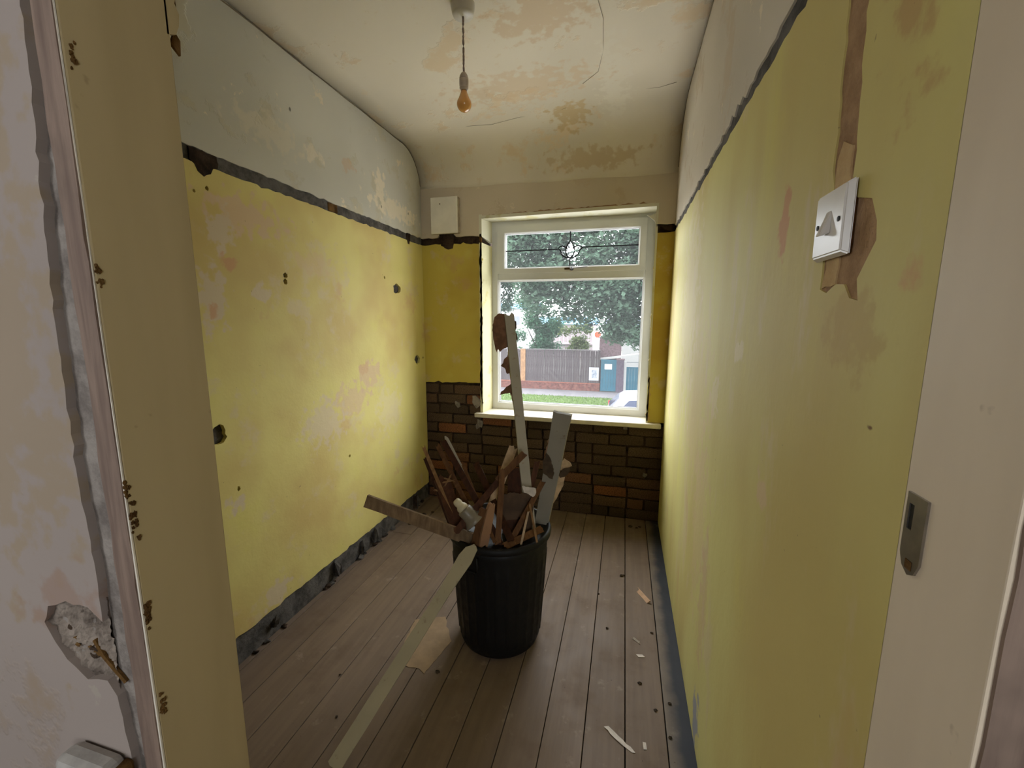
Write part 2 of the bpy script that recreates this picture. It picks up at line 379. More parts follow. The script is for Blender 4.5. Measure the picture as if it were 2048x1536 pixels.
panel('filler_patch', lambda u, v, d: (XR + .0005 + d, u, v), jag([(.70, 1.515), (.66, 1.515), (.662, 1.57), (.69, 1.585), (.702, 1.565)], .012, .002, rr), [], .006, M_tanplaster, wr)

# ------------------------------------------------------------------ BACK WALL with exposed bricks
WX0, WX1, WZ0, WZ1 = -.962, .158, .66, 2.03
bm = bmesh.new(); yb0 = YB + .018
box(bm, -1.62, WX0 - .002, yb0, 3.05, -.3, 2.75); box(bm, WX1 + .012, .50, yb0, 3.05, -.3, 2.75)
box(bm, WX0 - .002, WX1 + .012, yb0, 3.05, -.3, WZ0 - .003); box(bm, WX0 - .002, WX1 + .012, yb0, 3.05, WZ1 + .012, 2.75)
wb = struct(obj('wall_back', bm, M_mortar))
rb = random.Random(8)
toB = lambda u, v, d: (u, YB + d, v)
panel('plaster', toB, jag([(XL, .892), (WX0 - .004, .905), (WX0 - .004, 1.866), (XL, 1.868)], .025, .003, rb, keep=(3,)), [], .018, M_backyel, wb)
panel('plaster', toB, jag([(WX1 + .004, .69), (XR, .69), (XR, 1.882), (WX1 + .004, 1.876)], .025, .003, rb, keep=(0, 1)), [], .018, M_backyel, wb)
panel('plaster', toB, jag([(XL, 1.912), (-1.29, 1.915), (-1.275, 1.93), (-1.16, 1.928), (-1.15, 1.915), (WX0 - .004, 1.912), (WX0 - .004, WZ1 + .004), (WX1 + .004, WZ1 + .014), (WX1 + .004, 1.93), (XR, 1.925), (XR, 2.62), (XL, 2.62)], .03, .003, rb, keep=(9, 10, 11)), [], .018, M_upback, wb)
# dark pocket under the wall box
panel('bare_pocket', lambda u, v, d: (u, YB - .002 + d, v), jag([(-1.275, 1.94), (-1.165, 1.94), (-1.17, 1.86), (-1.175, 1.838), (-1.21, 1.832), (-1.235, 1.842), (-1.262, 1.858)], .014, .003, rb), [], .01, M_mortar, wb)
# ragged brown edge round the window opening
panel('ragged_edge', lambda u, v, d: (u, YB - .003 + d, v), jag([(WX0 - .02, .86), (WX0 - .003, .72), (WX0 - .003, 1.925), (WX0 - .016, 1.925), (WX0 - .012, 1.5)], .02, .003, rb), [], .006, M_lump, wb)
panel('ragged_edge', lambda u, v, d: (u, YB - .003 + d, v), jag([(-.90, WZ1 + .002), (WX1, WZ1 + .012), (WX1, WZ1 + .024), (-.4, WZ1 + .024), (-.90, WZ1 + .012)], .02, .003, rb), [], .006, M_brownplaster, wb)
panel('ragged_edge', lambda u, v, d: (u, YB - .003 + d, v), jag([(WX1 + .003, .70), (WX1 + .022, .70), (WX1 + .014, .82), (WX1 + .018, .96), (WX1 + .003, 1.0)], .02, .003, rb), [], .006, M_tanplaster, wb)
panel('ragged_edge', lambda u, v, d: (u, YB - .003 + d, v), jag([(WX1 + .003, 1.76), (WX1 + .02, 1.78), (WX1 + .016, 1.92), (WX1 + .05, 1.92), (XR - .01, 1.925), (XR - .01, 1.88), (WX1 + .05, 1.895), (WX1 + .003, 1.93)], .02, .003, rb), [], .006, M_mortar, wb)
# bricks
variants = []
for k in range(8):
    bm = bmesh.new(); box(bm, -.5, .5, 0, .03, -.5, .5)
    bmesh.ops.subdivide_edges(bm, edges=bm.edges[:], cuts=1, use_grid_fill=True)
    for v in bm.verts:
        if v.co.y < .02:
            e = (abs(v.co.x) > .45) + (abs(v.co.z) > .45)
            v.co.y += (.004 * e if e else 0) + rb.uniform(-.003, .003)
            v.co.x += rb.uniform(-.012, .012); v.co.z += rb.uniform(-.05, .05)
    me = bpy.data.meshes.new('brick'); bmesh.ops.recalc_face_normals(bm, faces=bm.faces[:]); bm.to_mesh(me); bm.free(); me.materials.append(M_brick); variants.append(me)
CH = .0735; nb = 0
for row in range(12):
    zc = .002 + CH * (row + .5)
    xmax = XR + .01 if row < 9 else WX0 - .01
    x = XL - rb.uniform(.0, .03) - (.1125 if row % 2 else 0)
    while x < xmax:
        w = .222 if rb.random() > .22 else .108
        a, b = max(x, XL - .005), min(x + w, xmax)
        if b - a > .035:
            o = bpy.data.objects.new('brick', rb.choice(variants)); C.objects.link(o); o.parent = wb
            o.location = ((a + b) / 2, YB + .002 + rb.uniform(-.004, .006), zc + rb.uniform(-.002, .002))
            o.scale = (b - a - .009, .9, CH - .010); o.rotation_euler = (0, rb.uniform(-.012, .012), 0); nb += 1
        x += w + .006
# plaster remains stuck to the bricks
for c, s in (((-1.02, .77), .035), ((-.99, .60), .03), ((.17, .33), .012), ((.03, .645), .014), ((-1.16, .74), .02)):
    panel('plaster_remnant', lambda u, v, d: (u, YB - .008 + d, v), blobloop(c, s, s * 1.1, rb, 9, .5), [], .012, M_raw, wb)

# ------------------------------------------------------------------ CEILING with cove at the window end
bm = bmesh.new(); prof = []
NX, NA = 12, 10
grid = []
for i in range(NX + 1):
    x = XL - .01 + (XR - XL + .02) * i / NX; zc = ceil_z(x) + .004 * math.sin(i * 1.7); R = cove_r(x); row = []
    for k in range(14): row.append((x, YF - .02 + (YB - R - YF + .02) * k / 14, zc + .003 * math.sin(k * 1.3 + i)))
    for k in range(NA + 1):
        a = math.pi / 2 * k / NA; row.append((x, YB - R + R * math.sin(a) + .002 * (k == NA), zc - R + R * math.cos(a)))
    grid.append([bm.verts.new(p) for p in row])
for a, b in zip(grid, grid[1:]):
    for k in range(len(a) - 1): bm.faces.new((a[k], a[k + 1], b[k + 1], b[k]))
ceil = struct(obj('ceiling', bm, M_ceil, smooth=True))
md = ceil.modifiers.new('thickness', 'SOLIDIFY'); md.thickness = .012; md.offset = 1
# hairline cracks as thin raised lips
M_crack = simple('crack_dirt', srgb(120, 108, 88), .9)
for pts in ([(-.95, 2.50), (-.8, 2.53), (-.62, 2.50), (-.5, 2.52)], [(-.05, 2.45), (.05, 2.43), (.12, 2.44), (.2, 2.42)], [(-.42, 2.46), (-.40, 2.50), (-.36, 2.485)], [(-.15, 1.7), (-.13, 1.85), (-.14, 2.05), (-.17, 2.2), (-.25, 2.28)]):
    bm = bmesh.new(); tube(bm, [(x, y, ceil_z(x) - .0006 if y < YB - cove_r(x) else ceil_z(x) - cove_r(x) + math.sqrt(max(0, cove_r(x) ** 2 - (y - YB + cove_r(x)) ** 2)) - .002) for x, y in pts], .0009, 4)
    obj('crack', bm, M_crack, ceil)
for xx, sg in ((XL, 1), (XR, -1)):
    R = cove_r(xx); zc = ceil_z(xx); pts = []
    for k in range(60):
        y = .6 + (YB - R - .6) * k / 59; pts.append((xx + sg * (.001 + .003 * abs(mnoise.noise(Vector((y * 6, xx, 0))))), y, zc - .001 - .010 * abs(mnoise.noise(Vector((y * 3.7, 4, xx))))))
    for k in range(1, 10):
        a = math.pi / 2 * k / 10; pts.append((xx + sg * .001, YB - R + R * math.sin(a), zc - R + R * math.cos(a) - .002))
    bm = bmesh.new(); tube(bm, pts, .0024, 5); obj('crack', bm, M_crack, ceil)
bm = bmesh.new(); box(bm, -2.75, 1.5, -1.8, 3.12, 2.75, 2.85); leak_slab = struct(obj('ceiling_light_block', bm, M_dark))  # unseen slab added above the ceilings to block light leaks

# ------------------------------------------------------------------ DOOR PARTITION + LANDING
bm = bmesh.new()
box(bm, -2.6, JL - .045, YH + .006, YF, -.3, 2.75); box(bm, JR + .045, 1.4, YH + .006, YF, -.3, 2.75); box(bm, JL - .045, JR + .045, YH + .006, YF, 2.06, 2.75)
wf = struct(obj('wall_front', bm, M_raw))
rh = random.Random(3)
skin = [(-.655, 0.0), (-.650, .726), (-.655, .777), (-.659, .832), (-.674, .853), (-.714, .845), (-.736, .860), (-.770, .892), (-.786, .920), (-.772, .948), (-.733, .963), (-.690, .962), (-.665, .945), (-.662, 1.0),
        (-.664, 1.08), (-.668, 1.148), (-.664, 1.27), (-.664, 1.313), (-.654, 1.466), (-.645, 1.55), (-.640, 1.618), (-.634, 1.70), (-.64, 2.2), (-.64, 2.6), (-2.6, 2.6), (-2.6, 0.0)]
panel('plaster', lambda u, v, d: (u, YH - .004 + d, v), jag(skin, .014, .0016, rh, keep=(23, 24, 25)), [], .010, M_hall, wf)
panel('plaster', lambda u, v, d: (u, YH - .004 + d, v), jag([(.352, 0), (1.4, 0), (1.4, 2.6), (.352, 2.6)], .025, .002, rh, keep=(0, 1, 2)), [], .010, M_hall, wf)
NXg, NZg = 46, 44; bm = bmesh.new(); gv_ = []
for i in range(NXg + 1):
    col = []
    for k in range(NZg + 1):
        x = -.800 + .138 * i / NXg; z = .832 + .145 * k / NZg; q = Vector((x, 0, z))
        h = .004 * mnoise.noise(q * 45) + .003 * mnoise.noise(q * 110) + .0015 * mnoise.noise(q * 260) + .0012
        col.append(bm.verts.new((x, YH + .0045 - h, z)))
    gv_.append(col)
for a, b in zip(gv_, gv_[1:]):
    for k in range(NZg): bm.faces.new((a[k], a[k + 1], b[k + 1], b[k]))
obj('broken_render', bm, masonry('crumbling_grey_render', srgb(86, 76, 68), srgb(150, 138, 126)), wf)
for k in range(9):
    c = Vector((rh.uniform(-.765, -.68), YH + .003, 0)); c.z = .925 - (c.x + .77) * .55 + rh.uniform(-.02, .012); s_ = rh.uniform(.003, .006)
    bm = bmesh.new(); bmesh.ops.create_icosphere(bm, subdivisions=2, radius=s_)
    for v in bm.verts: v.co = c + Vector((v.co.x * 1.6, v.co.y * .5, v.co.z)) * rh.uniform(.6, 1.4)
    obj('render_crumb', bm, M_mortar if k % 2 else M_lump, wf)
bm = bmesh.new(); tube(bm, [(-.70, YH + .004, .905), (-.683, YH + .002, .885), (-.668, YH + .003, .868), (-.650, YH + .004, .850)], .0035, 6)
obj('render_crumb', bm, M_lump, wf)
d1 = struct(empty('door_1', (0, 0, 0)), 'stripped painted door lining round the empty doorway')
obj('jamb', mbox(JL - .034, JL, YH, YF + .004, 0, 2.06, bev=.0015), M_jamb, d1)
panel('bare_edge', lambda u, v, d: (u, YH - .003 + d, v), jag([(JL - .036, 0), (JL - .004, 0), (JL - .003, 2.05), (JL - .034, 2.05)], .04, .0012, rh, keep=(0, 2)), [], .005, M_timberedge, d1)
obj('jamb', mbox(JR, JR + .034, YH, YF + .002, 0, 2.06, bev=.0015), M_jambR, d1)
panel('bare_edge', lambda u, v, d: (u, YH - .003 + d, v), jag([(JR + .003, 0), (JR + .036, 0), (JR + .036, 2.05), (JR + .003, 2.05)], .04, .0012, rh, keep=(0, 2)), [], .005, M_timberedge, d1)
obj('head_jamb', mbox(JL - .034, JR + .034, YH, YF + .003, 2.06, 2.092), M_jamb, d1)
bm = bmesh.new(); tube(bm, [(JL - .002, YH - .001, .02), (JL - .001, YH - .0015, 1.0), (JL - .002, YH - .001, 2.04)], .0016, 5); o = obj('paint_ridge', bm, M_sill, d1)
for (y, z), n in (((.362, 1.632), 3), ((.357, 1.389), 3), ((.354, 1.137), 3), ((.357, 1.095), 5), ((.358, .968), 6), ((.360, .826), 5)):
    for k in range(n * 3):
        s = rh.uniform(.0010, .0028); c = Vector((JL + .0003, y + rh.uniform(-.003, .003), z + rh.gauss(0, .010)))
        bm = bmesh.new(); bmesh.ops.create_icosphere(bm, subdivisions=2, radius=s)
        for v in bm.verts: v.co = c + Vector((v.co.x * .8, v.co.y, v.co.z * 1.5)) * rh.uniform(.5, 1.4)
        obj('plaster_lump', bm, M_lump, d1)
panel('broken_architrave_stub', lambda u, v, d: (JL - .006 + d, u, v), jag([(YF, 1.716), (.482, 1.722), (.487, 1.735), (.489, 1.75), (.484, 1.76), (.488, 1.775), (.486, 1.80), (.486, 2.05), (YF, 2.05)], .012, .0012, rh, keep=(7, 8)), [], .006, M_jamb, d1)
panel('splinter', lambda u, v, d: (JL - .012 + d, u, v), [(.480, 1.712), (.492, 1.703), (.4935, 1.722), (.487, 1.73)], [], .004, M_lump, d1)
panel('splinter', lambda u, v, d: (JL - .012 + d, u, v), [(.484, 1.745), (.493, 1.750), (.492, 1.775), (.487, 1.79), (.484, 1.77)], [], .004, M_lump, d1)
# strike plate
bm = bmesh.new()
zs = [1.112, 1.120, 1.135, 1.17, 1.185, 1.190]
panel('strike_plate', lambda u, v, d: (JR - .0022 + d, u, v), [(.436, 1.190), (.436, 1.128), (.441, 1.116), (.449, 1.112), (.458, 1.118), (.463, 1.130), (.463, 1.190)], [[(.452, 1.180), (.459, 1.180), (.459, 1.155), (.452, 1.155)]], .0022, M_chrome, d1)
sp = [o for o in bpy.data.objects if o.name.startswith('strike_plate')][0]
o = obj('latch_slot', mbox(JR - .001, JR + .001, .4515, .4595, 1.1545, 1.1805), M_blackplastic, sp)
o = obj('latch_slot', mbox(JR - .003, JR - .002, .444, .453, 1.118, 1.127, bev=.0004), M_lump, sp)
sp['label'] = 'dull steel strike plate let into the lining'
# landing shell behind the doorway
wh = [('wall_landing_left', (-2.7, -2.6, -1.7, YH, -.3, 2.75)), ('wall_landing_right', (1.4, 1.5, -1.7, YH, -.3, 2.75))]
for n, b in wh: struct(obj(n, mbox(*b), M_hall))
bm = bmesh.new()
for a, b, c, d in ((-2.6, -2.2, -.3, 2.75), (-1.3, .5, -.3, 2.75), (1.2, 1.4, -.3, 2.75), (-2.2, -1.3, -.3, .95), (-2.2, -1.3, 2.1, 2.75), (.5, 1.2, -.3, .95), (.5, 1.2, 2.1, 2.75)):
    box(bm, a, b, -1.75, -1.65, c, d)
struct(obj('wall_landing_rear', bm, M_hall))
w2 = struct(obj('window_2', ring(bmesh.new(), .5, 1.2, .95, 2.1, .05, .05, .05, .05, -1.74, -1.68), M_upvc))
obj('pane', mbox(.54, 1.16, -1.712, -1.706, .99, 2.06), M_glass, w2)
w3 = struct(obj('window_3_fill', ring(bmesh.new(), -2.2, -1.3, .95, 2.1, .05, .05, .05, .05, -1.74, -1.68), M_upvc))  # unseen window added as fill for the right jamb and near right wall
obj('pane', mbox(-2.16, -1.34, -1.712, -1.706, .99, 2.06), M_glass, w3)  # pane of the added fill window
struct(obj('ceiling_landing', mbox(-2.6, 1.4, -1.65, YH - .011, 2.5, 2.52), M_upright))

# ------------------------------------------------------------------ WINDOW
w1 = struct(empty('window_1', (0, 0, 0)), 'white framed window with a leaded tulip toplight over a fixed pane')
FY = 2.964
bm = bmesh.new(); ring(bm, -.940, .170, .683, 2.034, .046, .058, .055, .036, FY, FY + .06, .006)
obj('frame', bm, M_upvc, w1)
obj('transom', mbox(-.894, .112, FY + .001, FY + .055, 1.628, 1.682, bev=.005), M_upvc, w1)
bm = bmesh.new(); ring(bm, -.896, .114, .736, 1.630, .009, .009, .009, .009, FY + .010, FY + .03, .004); obj('glazing_bead', bm, M_upvc, w1)
bm = bmesh.new(); ring(bm, -.888, .106, .744, 1.622, .004, .004, .004, .004, FY + .024, FY + .032); obj('gasket', bm, M_bead, w1)
obj('pane', mbox(-.888, .106, FY + .027, FY + .031, .744, 1.622), M_glass, w1)
cs = obj('casement', ring(bmesh.new(), -.898, .116, 1.676, 2.004, .058, .048, .038, .058, FY - .014, FY + .04, .007), M_upvc, w1)
obj('pane', mbox(-.842, .07, FY + .012, FY + .018, 1.712, 1.948), M_glass, cs)
bm = bmesh.new(); ring(bm, -.841, .069, 1.713, 1.947, .004, .004, .004, .004, FY + .006, FY + .013); obj('gasket', bm, M_bead, cs)
TC, TZ, TY = -.383, 1.835, FY + .009
def lead(pts, r=.0042):
    bm = bmesh.new(); tube(bm, [(x, TY, z) for x, z in pts], r, 6); return obj('lead_strip', bm, M_lead, cs)
def arc(p0, p1, p2, n=10):
    return [tuple((1 - t) ** 2 * a + 2 * t * (1 - t) * b + t * t * c for a, b, c in zip(p0, p1, p2)) for t in [k / n for k in range(n + 1)]]
lead([(TC, TZ + .048), (TC, 1.948)]); lead([(TC, TZ - .062), (TC, 1.713)])
lead([(TC - .085, TZ - .004), (-.842, TZ - .004)]); lead([(TC + .085, TZ + .004), (.068, TZ + .004)])
petal = arc((TC, TZ + .05), (TC - .045, TZ - .005), (TC - .022, TZ - .045)) + arc((TC - .022, TZ - .045), (TC - .01, TZ - .062), (TC, TZ - .062))[1:]
lead(petal); lead([(2 * TC - x, z) for x, z in petal])
outp = arc((TC - .018, TZ - .004), (TC - .06, TZ + .035), (TC - .085, TZ - .004)) + arc((TC - .085, TZ - .004), (TC - .066, TZ - .004), (TC - .062, TZ - .028))[1:] + arc((TC - .062, TZ - .028), (TC - .05, TZ - .064), (TC, TZ - .062))[1:]
lead(outp); lead([(2 * TC - x, z) for x, z in outp])
bm = bmesh.new(); L = petal + [(2 * TC - x, z) for x, z in reversed(petal[1:-1])]
panel('tulip_glass', lambda u, v, d: (u, TY - .001 + d, v), L, [], .003, M_bevel, cs)
for s in (-1, 1):
    Lp = [(TC + s * (x - TC), z) for x, z in outp] + [(TC + s * (x - TC), z) for x, z in reversed(petal[3:-1])]
    panel('tulip_glass', lambda u, v, d: (u, TY - .001 + d, v), Lp if s > 0 else Lp[::-1], [], .003, M_bevel, cs)
hd = obj('handle', lathe(bmesh.new(), [(.013, 0), (.014, .004), (.011, .012), (.008, .018), (0.0005, .02)], 16), M_blackplastic, cs)
hd.location = (-.366, FY - .014, 1.697); hd.rotation_euler = (math.radians(90), 0, 0)
bm = bmesh.new(); box(bm, -.01, .11, -.004, .004, .017, .025, bev=.003); o = obj('lever', bm, M_chrome, hd); o.rotation_euler = (0, 0, math.radians(4))
bm = bmesh.new(); box(bm, -.05, -.004, -.006, .006, 0, .006, bev=.002); o = obj('handle_base', bm, M_lump, hd)
# reveals
def quadslab(name, pts, nrm, th, mat, parent):
    bm = bmesh.new(); n = Vector(nrm) * th
    f = [bm.verts.new(p) for p in pts]; b = [bm.verts.new(Vector(p) + n) for p in pts]
    bm.faces.new(f); bm.faces.new(b[::-1])
    for i in range(4): bm.faces.new((f[i], f[(i + 1) % 4], b[(i + 1) % 4], b[i]))
    return obj(name, bm, mat, parent)
quadslab('reveal', [(WX0, YB - .003, .688), (-.939, FY + .01, .688), (-.939, FY + .01, 1.864), (WX0, YB - .003, 1.868)], (-1, 0, 0), .02, M_reveal_y, w1)
quadslab('reveal', [(WX0, YB - .003, 1.908), (-.939, FY + .01, 1.888), (-.939, FY + .01, 2.05), (WX0, YB - .003, 2.05)], (-1, 0, 0), .02, M_reveal, w1)
quadslab('reveal', [(WX1, YB - .003, .688), (.169, FY + .01, .688), (.169, FY + .01, 2.05), (WX1, YB - .003, 2.05)], (1, 0, 0), .012, M_reveal, w1)
quadslab('reveal', [(WX0, YB - .004, WZ1 - .008), (WX1, YB - .004, WZ1 + .002), (.169, FY + .01, WZ1 + .002), (-.94, FY + .01, WZ1 + .002)], (0, 0, 1), .02, M_reveal, w1)
bm = bmesh.new(); box(bm, -1.016, .252, YB - .042, FY + .012, .657, .688, bev=.006); obj('window_sill', bm, M_sill, w1)
o = panel('paint_flake', lambda u, v, d: (u, YB + .02 + d + (v - 1.97) * .4, v), [(.155, 2.0), (.125, 1.985), (.105, 1.99), (.13, 1.97), (.150, 1.95), (.157, 1.93)], [], .004, M_reveal, w1)

# ------------------------------------------------------------------ WALL BOX, SWITCH, PENDANT, STUB
wbx = empty('wall_box', (-1.217, YB, 2.05)); tag(wbx, 'white square box high on the wall beside the window', 'wall box')
M_boxwhite = simple('off_white_painted_board', srgb(236, 230, 214), .5, .05, 10, .06)
bm = bmesh.new(); box(bm, -.099, .099, -.030, 0.002, -.115, .118, bev=.003); o = obj('backing', bm, simple('box_backing', srgb(170, 156, 134), .6), wbx)
bm = bmesh.new(); box(bm, -.100, .095, -.042, -.030, -.118, .120, bev=.004); obj('cover', bm, M_boxwhite, wbx)
bm = bmesh.new(); lathe(bm, [(.004, 0), (.004, .002), (.0005, .003)], 10); o = obj('screw', bm, M_lump, wbx); o.location = (-.03, -.042, .075); o.rotation_euler = (math.radians(90), 0, 0)

M_switch = simple('white_bakelite', srgb(214, 208, 200), .25, .04, 8, .02, .5)
ls = empty('light_switch', (XR, .675, 1.478)); tag(ls, 'white square light switch on the right yellow wall', 'light switch')
bm = bmesh.new(); box(bm, -.013, -.003, -.0465, .0465, -.0465, .0465)
for v in bm.verts:
    if v.co.x < -.01: v.co.y *= .88; v.co.z *= .88
bmesh.ops.bevel(bm, geom=bm.edges[:], offset=.002, segments=2, affect='EDGES'); obj('plate', bm, M_switch, ls)
obj('back_box', mbox(-.003, .0045, -.036, .036, -.036, .036), M_brownplaster, ls)
bm = bmesh.new(); vs = [bm.verts.new(p) for p in [(-.0125, -.009, -.013), (-.0125, .009, -.013), (-.0125, .009, .016), (-.0125, -.009, .016), (-.024, -.0065, -.016), (-.024, .0065, -.016), (-.0135, .0045, .016), (-.0135, -.0045, .016)]]
for f in ((0, 1, 2, 3), (4, 5, 6, 7), (0, 1, 5, 4), (1, 2, 6, 5), (2, 3, 7, 6), (3, 0, 4, 7)): bm.faces.new([vs[i] for i in f])
bmesh.ops.bevel(bm, geom=bm.edges[:], offset=.001, segments=2, affect='EDGES'); obj('rocker', bm, M_switch, ls)
for s in (-1, 1):
    bm = bmesh.new(); lathe(bm, [(.0035, 0), (.0035, .001), (.0005, .0015)], 10); o = obj('screw', bm, M_blackplastic, ls); o.location = (-.013, s * .030, 0.0); o.rotation_euler = (0, math.radians(-90), 0)

zc = ceil_z(-.615)
pl = empty('pendant_light', (-.618, 1.61, zc)); tag(pl, 'bare amber bulb hanging on a flex from a white ceiling rose', 'pendant light')
M_rose = simple('white_rose_plastic', srgb(206, 200, 188), .4, .03, 6, .02, .5)
bm = bmesh.new(); lathe(bm, [(.043, .004), (.0435, -.012), (.040, -.034), (.036, -.042), (.010, -.0435), (.0005, -.044)], 40); obj('ceiling_rose', bm, M_rose, pl, True)
M_flex = simple('grey_braided_flex', srgb(150, 132, 122), .7, .2, 200, .2)
cord = []
for k in range(16): cord.append((.0004 * math.sin(k * 1.9), .0004 * math.cos(k * 1.3), -.043 - .196 * k / 15))
bm = bmesh.new(); tube(bm, cord, .0040, 8); obj('flex', bm, M_flex, pl, True)
M_holder = simple('brown_grey_lampholder', srgb(190, 174, 156), .45, .05)
bm = bmesh.new(); lathe(bm, [(.005, -.228), (.009, -.231), (.0145, -.240), (.017, -.249), (.017, -.2505), (.0155, -.2515), (.0155, -.253), (.0175, -.254), (.0172, -.274), (.0155, -.276), (.0150, -.279), (.0165, -.280), (.016, -.284), (.0125, -.286), (.012, -.290), (.0005, -.290)], 28); obj('lamp_holder', bm, M_holder, pl, True)
bm = bmesh.new(); lathe(bm, [(.0005, -.287), (.0105, -.287), (.0105, -.294), (.0005, -.2945)], 20); obj('bulb_cap', bm, M_lump, pl)
t = NT('amber_lacquered_bulb'); M_bulb = t.done(srgb(228, 164, 88), .15, .5); t.b.inputs['Coat Weight'].default_value = .6
bm = bmesh.new(); prof = [(.011, -.292), (.0125, -.298), (.017, -.309)]
for k in range(13):
    a = math.radians(38 - 128 * k / 12 * 1.0); prof.append((max(.0006, .0275 * math.cos(a)), -.337 + .0275 * math.sin(a)))
lathe(bm, prof, 32); obj('bulb', bm, M_bulb, pl, True)

st = empty('rail_stub', (-.70, YH - .006, .715)); tag(st, 'short white painted rail stub with broken brown end on landing wall', 'rail stub')
bm = bmesh.new(); box(bm, -.05, .045, -.034, .002, -.03, .028, bev=.012); obj('stub', bm, simple('grimy_white_paint', srgb(166, 162, 156), .6, .15, 30), st)
bm = bmesh.new(); box(bm, .040, .056, -.030, .002, -.026, .020, bev=.004); obj('broken_end', bm, M_lump, st)

# ------------------------------------------------------------------ DUSTBIN
BC = (-.473, 1.583)
t = NT('black_bin_plastic'); n = t.noise(30, 3); t.bump(n, .05, .002); M_bin = t.done(srgb(20, 19, 19), t.ramp(n, .3, .7, .5, .65), .3)
dbin = empty('dustbin', (BC[0], BC[1], 0)); tag(dbin, 'black ribbed plastic dustbin overflowing with broken timber', 'dustbin')
fl = lambda a, z: (.0035 * max(0, math.cos(a * 28)) ** 3 if .05 < z < .40 else 0.0)
bm = bmesh.new()
prof = [(.0, .004), (.150, .004), (.165, .010), (.172, .03), (.174, .049), (.175, .052)] + [(.175 + .022 * k / 8, .052 + .345 * k / 8) for k in range(1, 9)] + [(.1975, .402), (.200, .45), (.203, .485), (.197, .485), (.194, .45), (.190, .40), (.166, .02), (0.0, .012)]
lathe(bm, prof, 168, 0, 0, fl); obj('body', bm, M_bin, dbin, True)
bm = bmesh.new(); rp = []
for k in range(11):
    a = math.radians(200 - 220 * k / 10 + 0); rp.append((.207 + .010 * math.cos(a), .496 + .010 * math.sin(a)))
lathe(bm, [(.198, .470), (.201, .470)] + [(.214, .478), (.216, .490), (.213, .500), (.206, .505), (.199, .502), (.196, .492)], 72); obj('rim', bm, M_bin, dbin, True)
for ang in (-107, 73):
    a = math.radians(ang); bm = bmesh.new()
    pts = []
    for u, z in ((-.036, .462), (-.036, .405), (-.03, .398), (.03, .398), (.036, .405), (.036, .462)):
        r = .208 + .004; aa = a + u / r; pts.append((r * math.cos(aa), r * math.sin(aa), z))
    tube(bm, pts, .005, 6); obj('handle', bm, M_bin, dbin, True)

# ------------------------------------------------------------------ DEBRIS
W_pale = wood('pale_split_softwood', srgb(150, 116, 76), srgb(124, 90, 56))
W_mid = wood('old_brown_lath', srgb(116, 80, 48), srgb(90, 60, 36))
W_dark = wood('dark_stained_wood', srgb(76, 44, 26), srgb(54, 32, 20))
W_red = wood('reddish_brown_wood', srgb(88, 54, 34), srgb(66, 40, 26))
W_grey = wood('weathered_grey_batten', srgb(140, 116, 86), srgb(112, 90, 66))
def painted(name, c, chip):
    t = NT(name); n = t.noise(26, 5, .65); col = t.mix(t.ramp(n, .6, .68, 0, .85), c, chip)
    col = t.mix(t.ramp(t.noise(6, 3), .4, .7, 0, .35), col, tuple(x * .75 for x in c[:3])); t.bump(n, .2, .002); return t.done(col, .5, .35)
P_white = painted('chipped_white_gloss', srgb(168, 160, 142), srgb(150, 132, 108))
P_grey = painted('grey_white_gloss', srgb(150, 144, 132), srgb(128, 112, 94))
P_cream = painted('cream_painted_batten', srgb(176, 164, 130), srgb(150, 134, 102))
P_pinkwood = painted('pinkish_bare_wood', srgb(158, 120, 92), srgb(132, 94, 70))
H_board = simple('brown_torn_hardboard', srgb(122, 88, 62), .85, .25, 30, .3)
H_dark = simple('dark_torn_hardboard', srgb(74, 60, 46), .85, .25, 30, .3)
H_pale = simple('pale_torn_backing', srgb(190, 164, 132), .85, .2, 30, .3)
P_paper = simple('dirty_white_paper', srgb(210, 200, 190), .8, .12, 40, .2)
rd = random.Random(17)
def stick(name, A, B, w, th, mat, roll=0.0, jagA=.02, jagB=.01, bend=0.0, parent=None, wid=None, seg=6):
    """split piece of timber from A to B, broad face towards the doorway, ends torn"""
    A, B = Vector(A), Vector(B); d = (B - A).normalized(); L = (B - A).length
    view = ((A + B) / 2 - Vector((0.0, 0.0, 1.35))).normalized()
    u = d.cross(view).normalized(); n = u.cross(d).normalized()
    u, n = u * math.cos(roll) + n * math.sin(roll), n * math.cos(roll) - u * math.sin(roll)
    NW = 4; bm = bmesh.new(); rows = []
    ja = [rd.uniform(0, jagA) for _ in range(NW + 1)]; jb = [rd.uniform(0, jagB) for _ in range(NW + 1)]
    for i in range(seg + 1):
        f = i / seg; row = []
        ww = w * (wid(f) if wid else 1) * rd.uniform(.97, 1.03)
        for s in (0, 1):
            for k in range(NW + 1):
                kk = k if s == 0 else NW - k
                off = (ja[kk] if i == 0 else 0) - (jb[kk] if i == seg else 0)
                p = A + d * (L * f + off) + u * (ww * (kk / NW - .5)) + n * (th * (s - .5)) + n * (bend * math.sin(math.pi * f))
                p += u * rd.uniform(-.0006, .0006)
                row.append(bm.verts.new(p))
        rows.append(row)
    N = len(rows[0])
    for a, b in zip(rows, rows[1:]):
        for k in range(N): bm.faces.new((a[k], a[(k + 1) % N], b[(k + 1) % N], b[k]))
    for row in (rows[0], rows[-1]):
        for k in range(NW): bm.faces.new((row[k], row[k + 1], row[N - 2 - k], row[N - 1 - k]))
    # set the object origin at the piece's middle
    c = (A + B) / 2
    if parent is None:
        for v in bm.verts: v.co -= c
    o = obj(name, bm, mat, parent)
    if parent is None: o.location = c
    return o
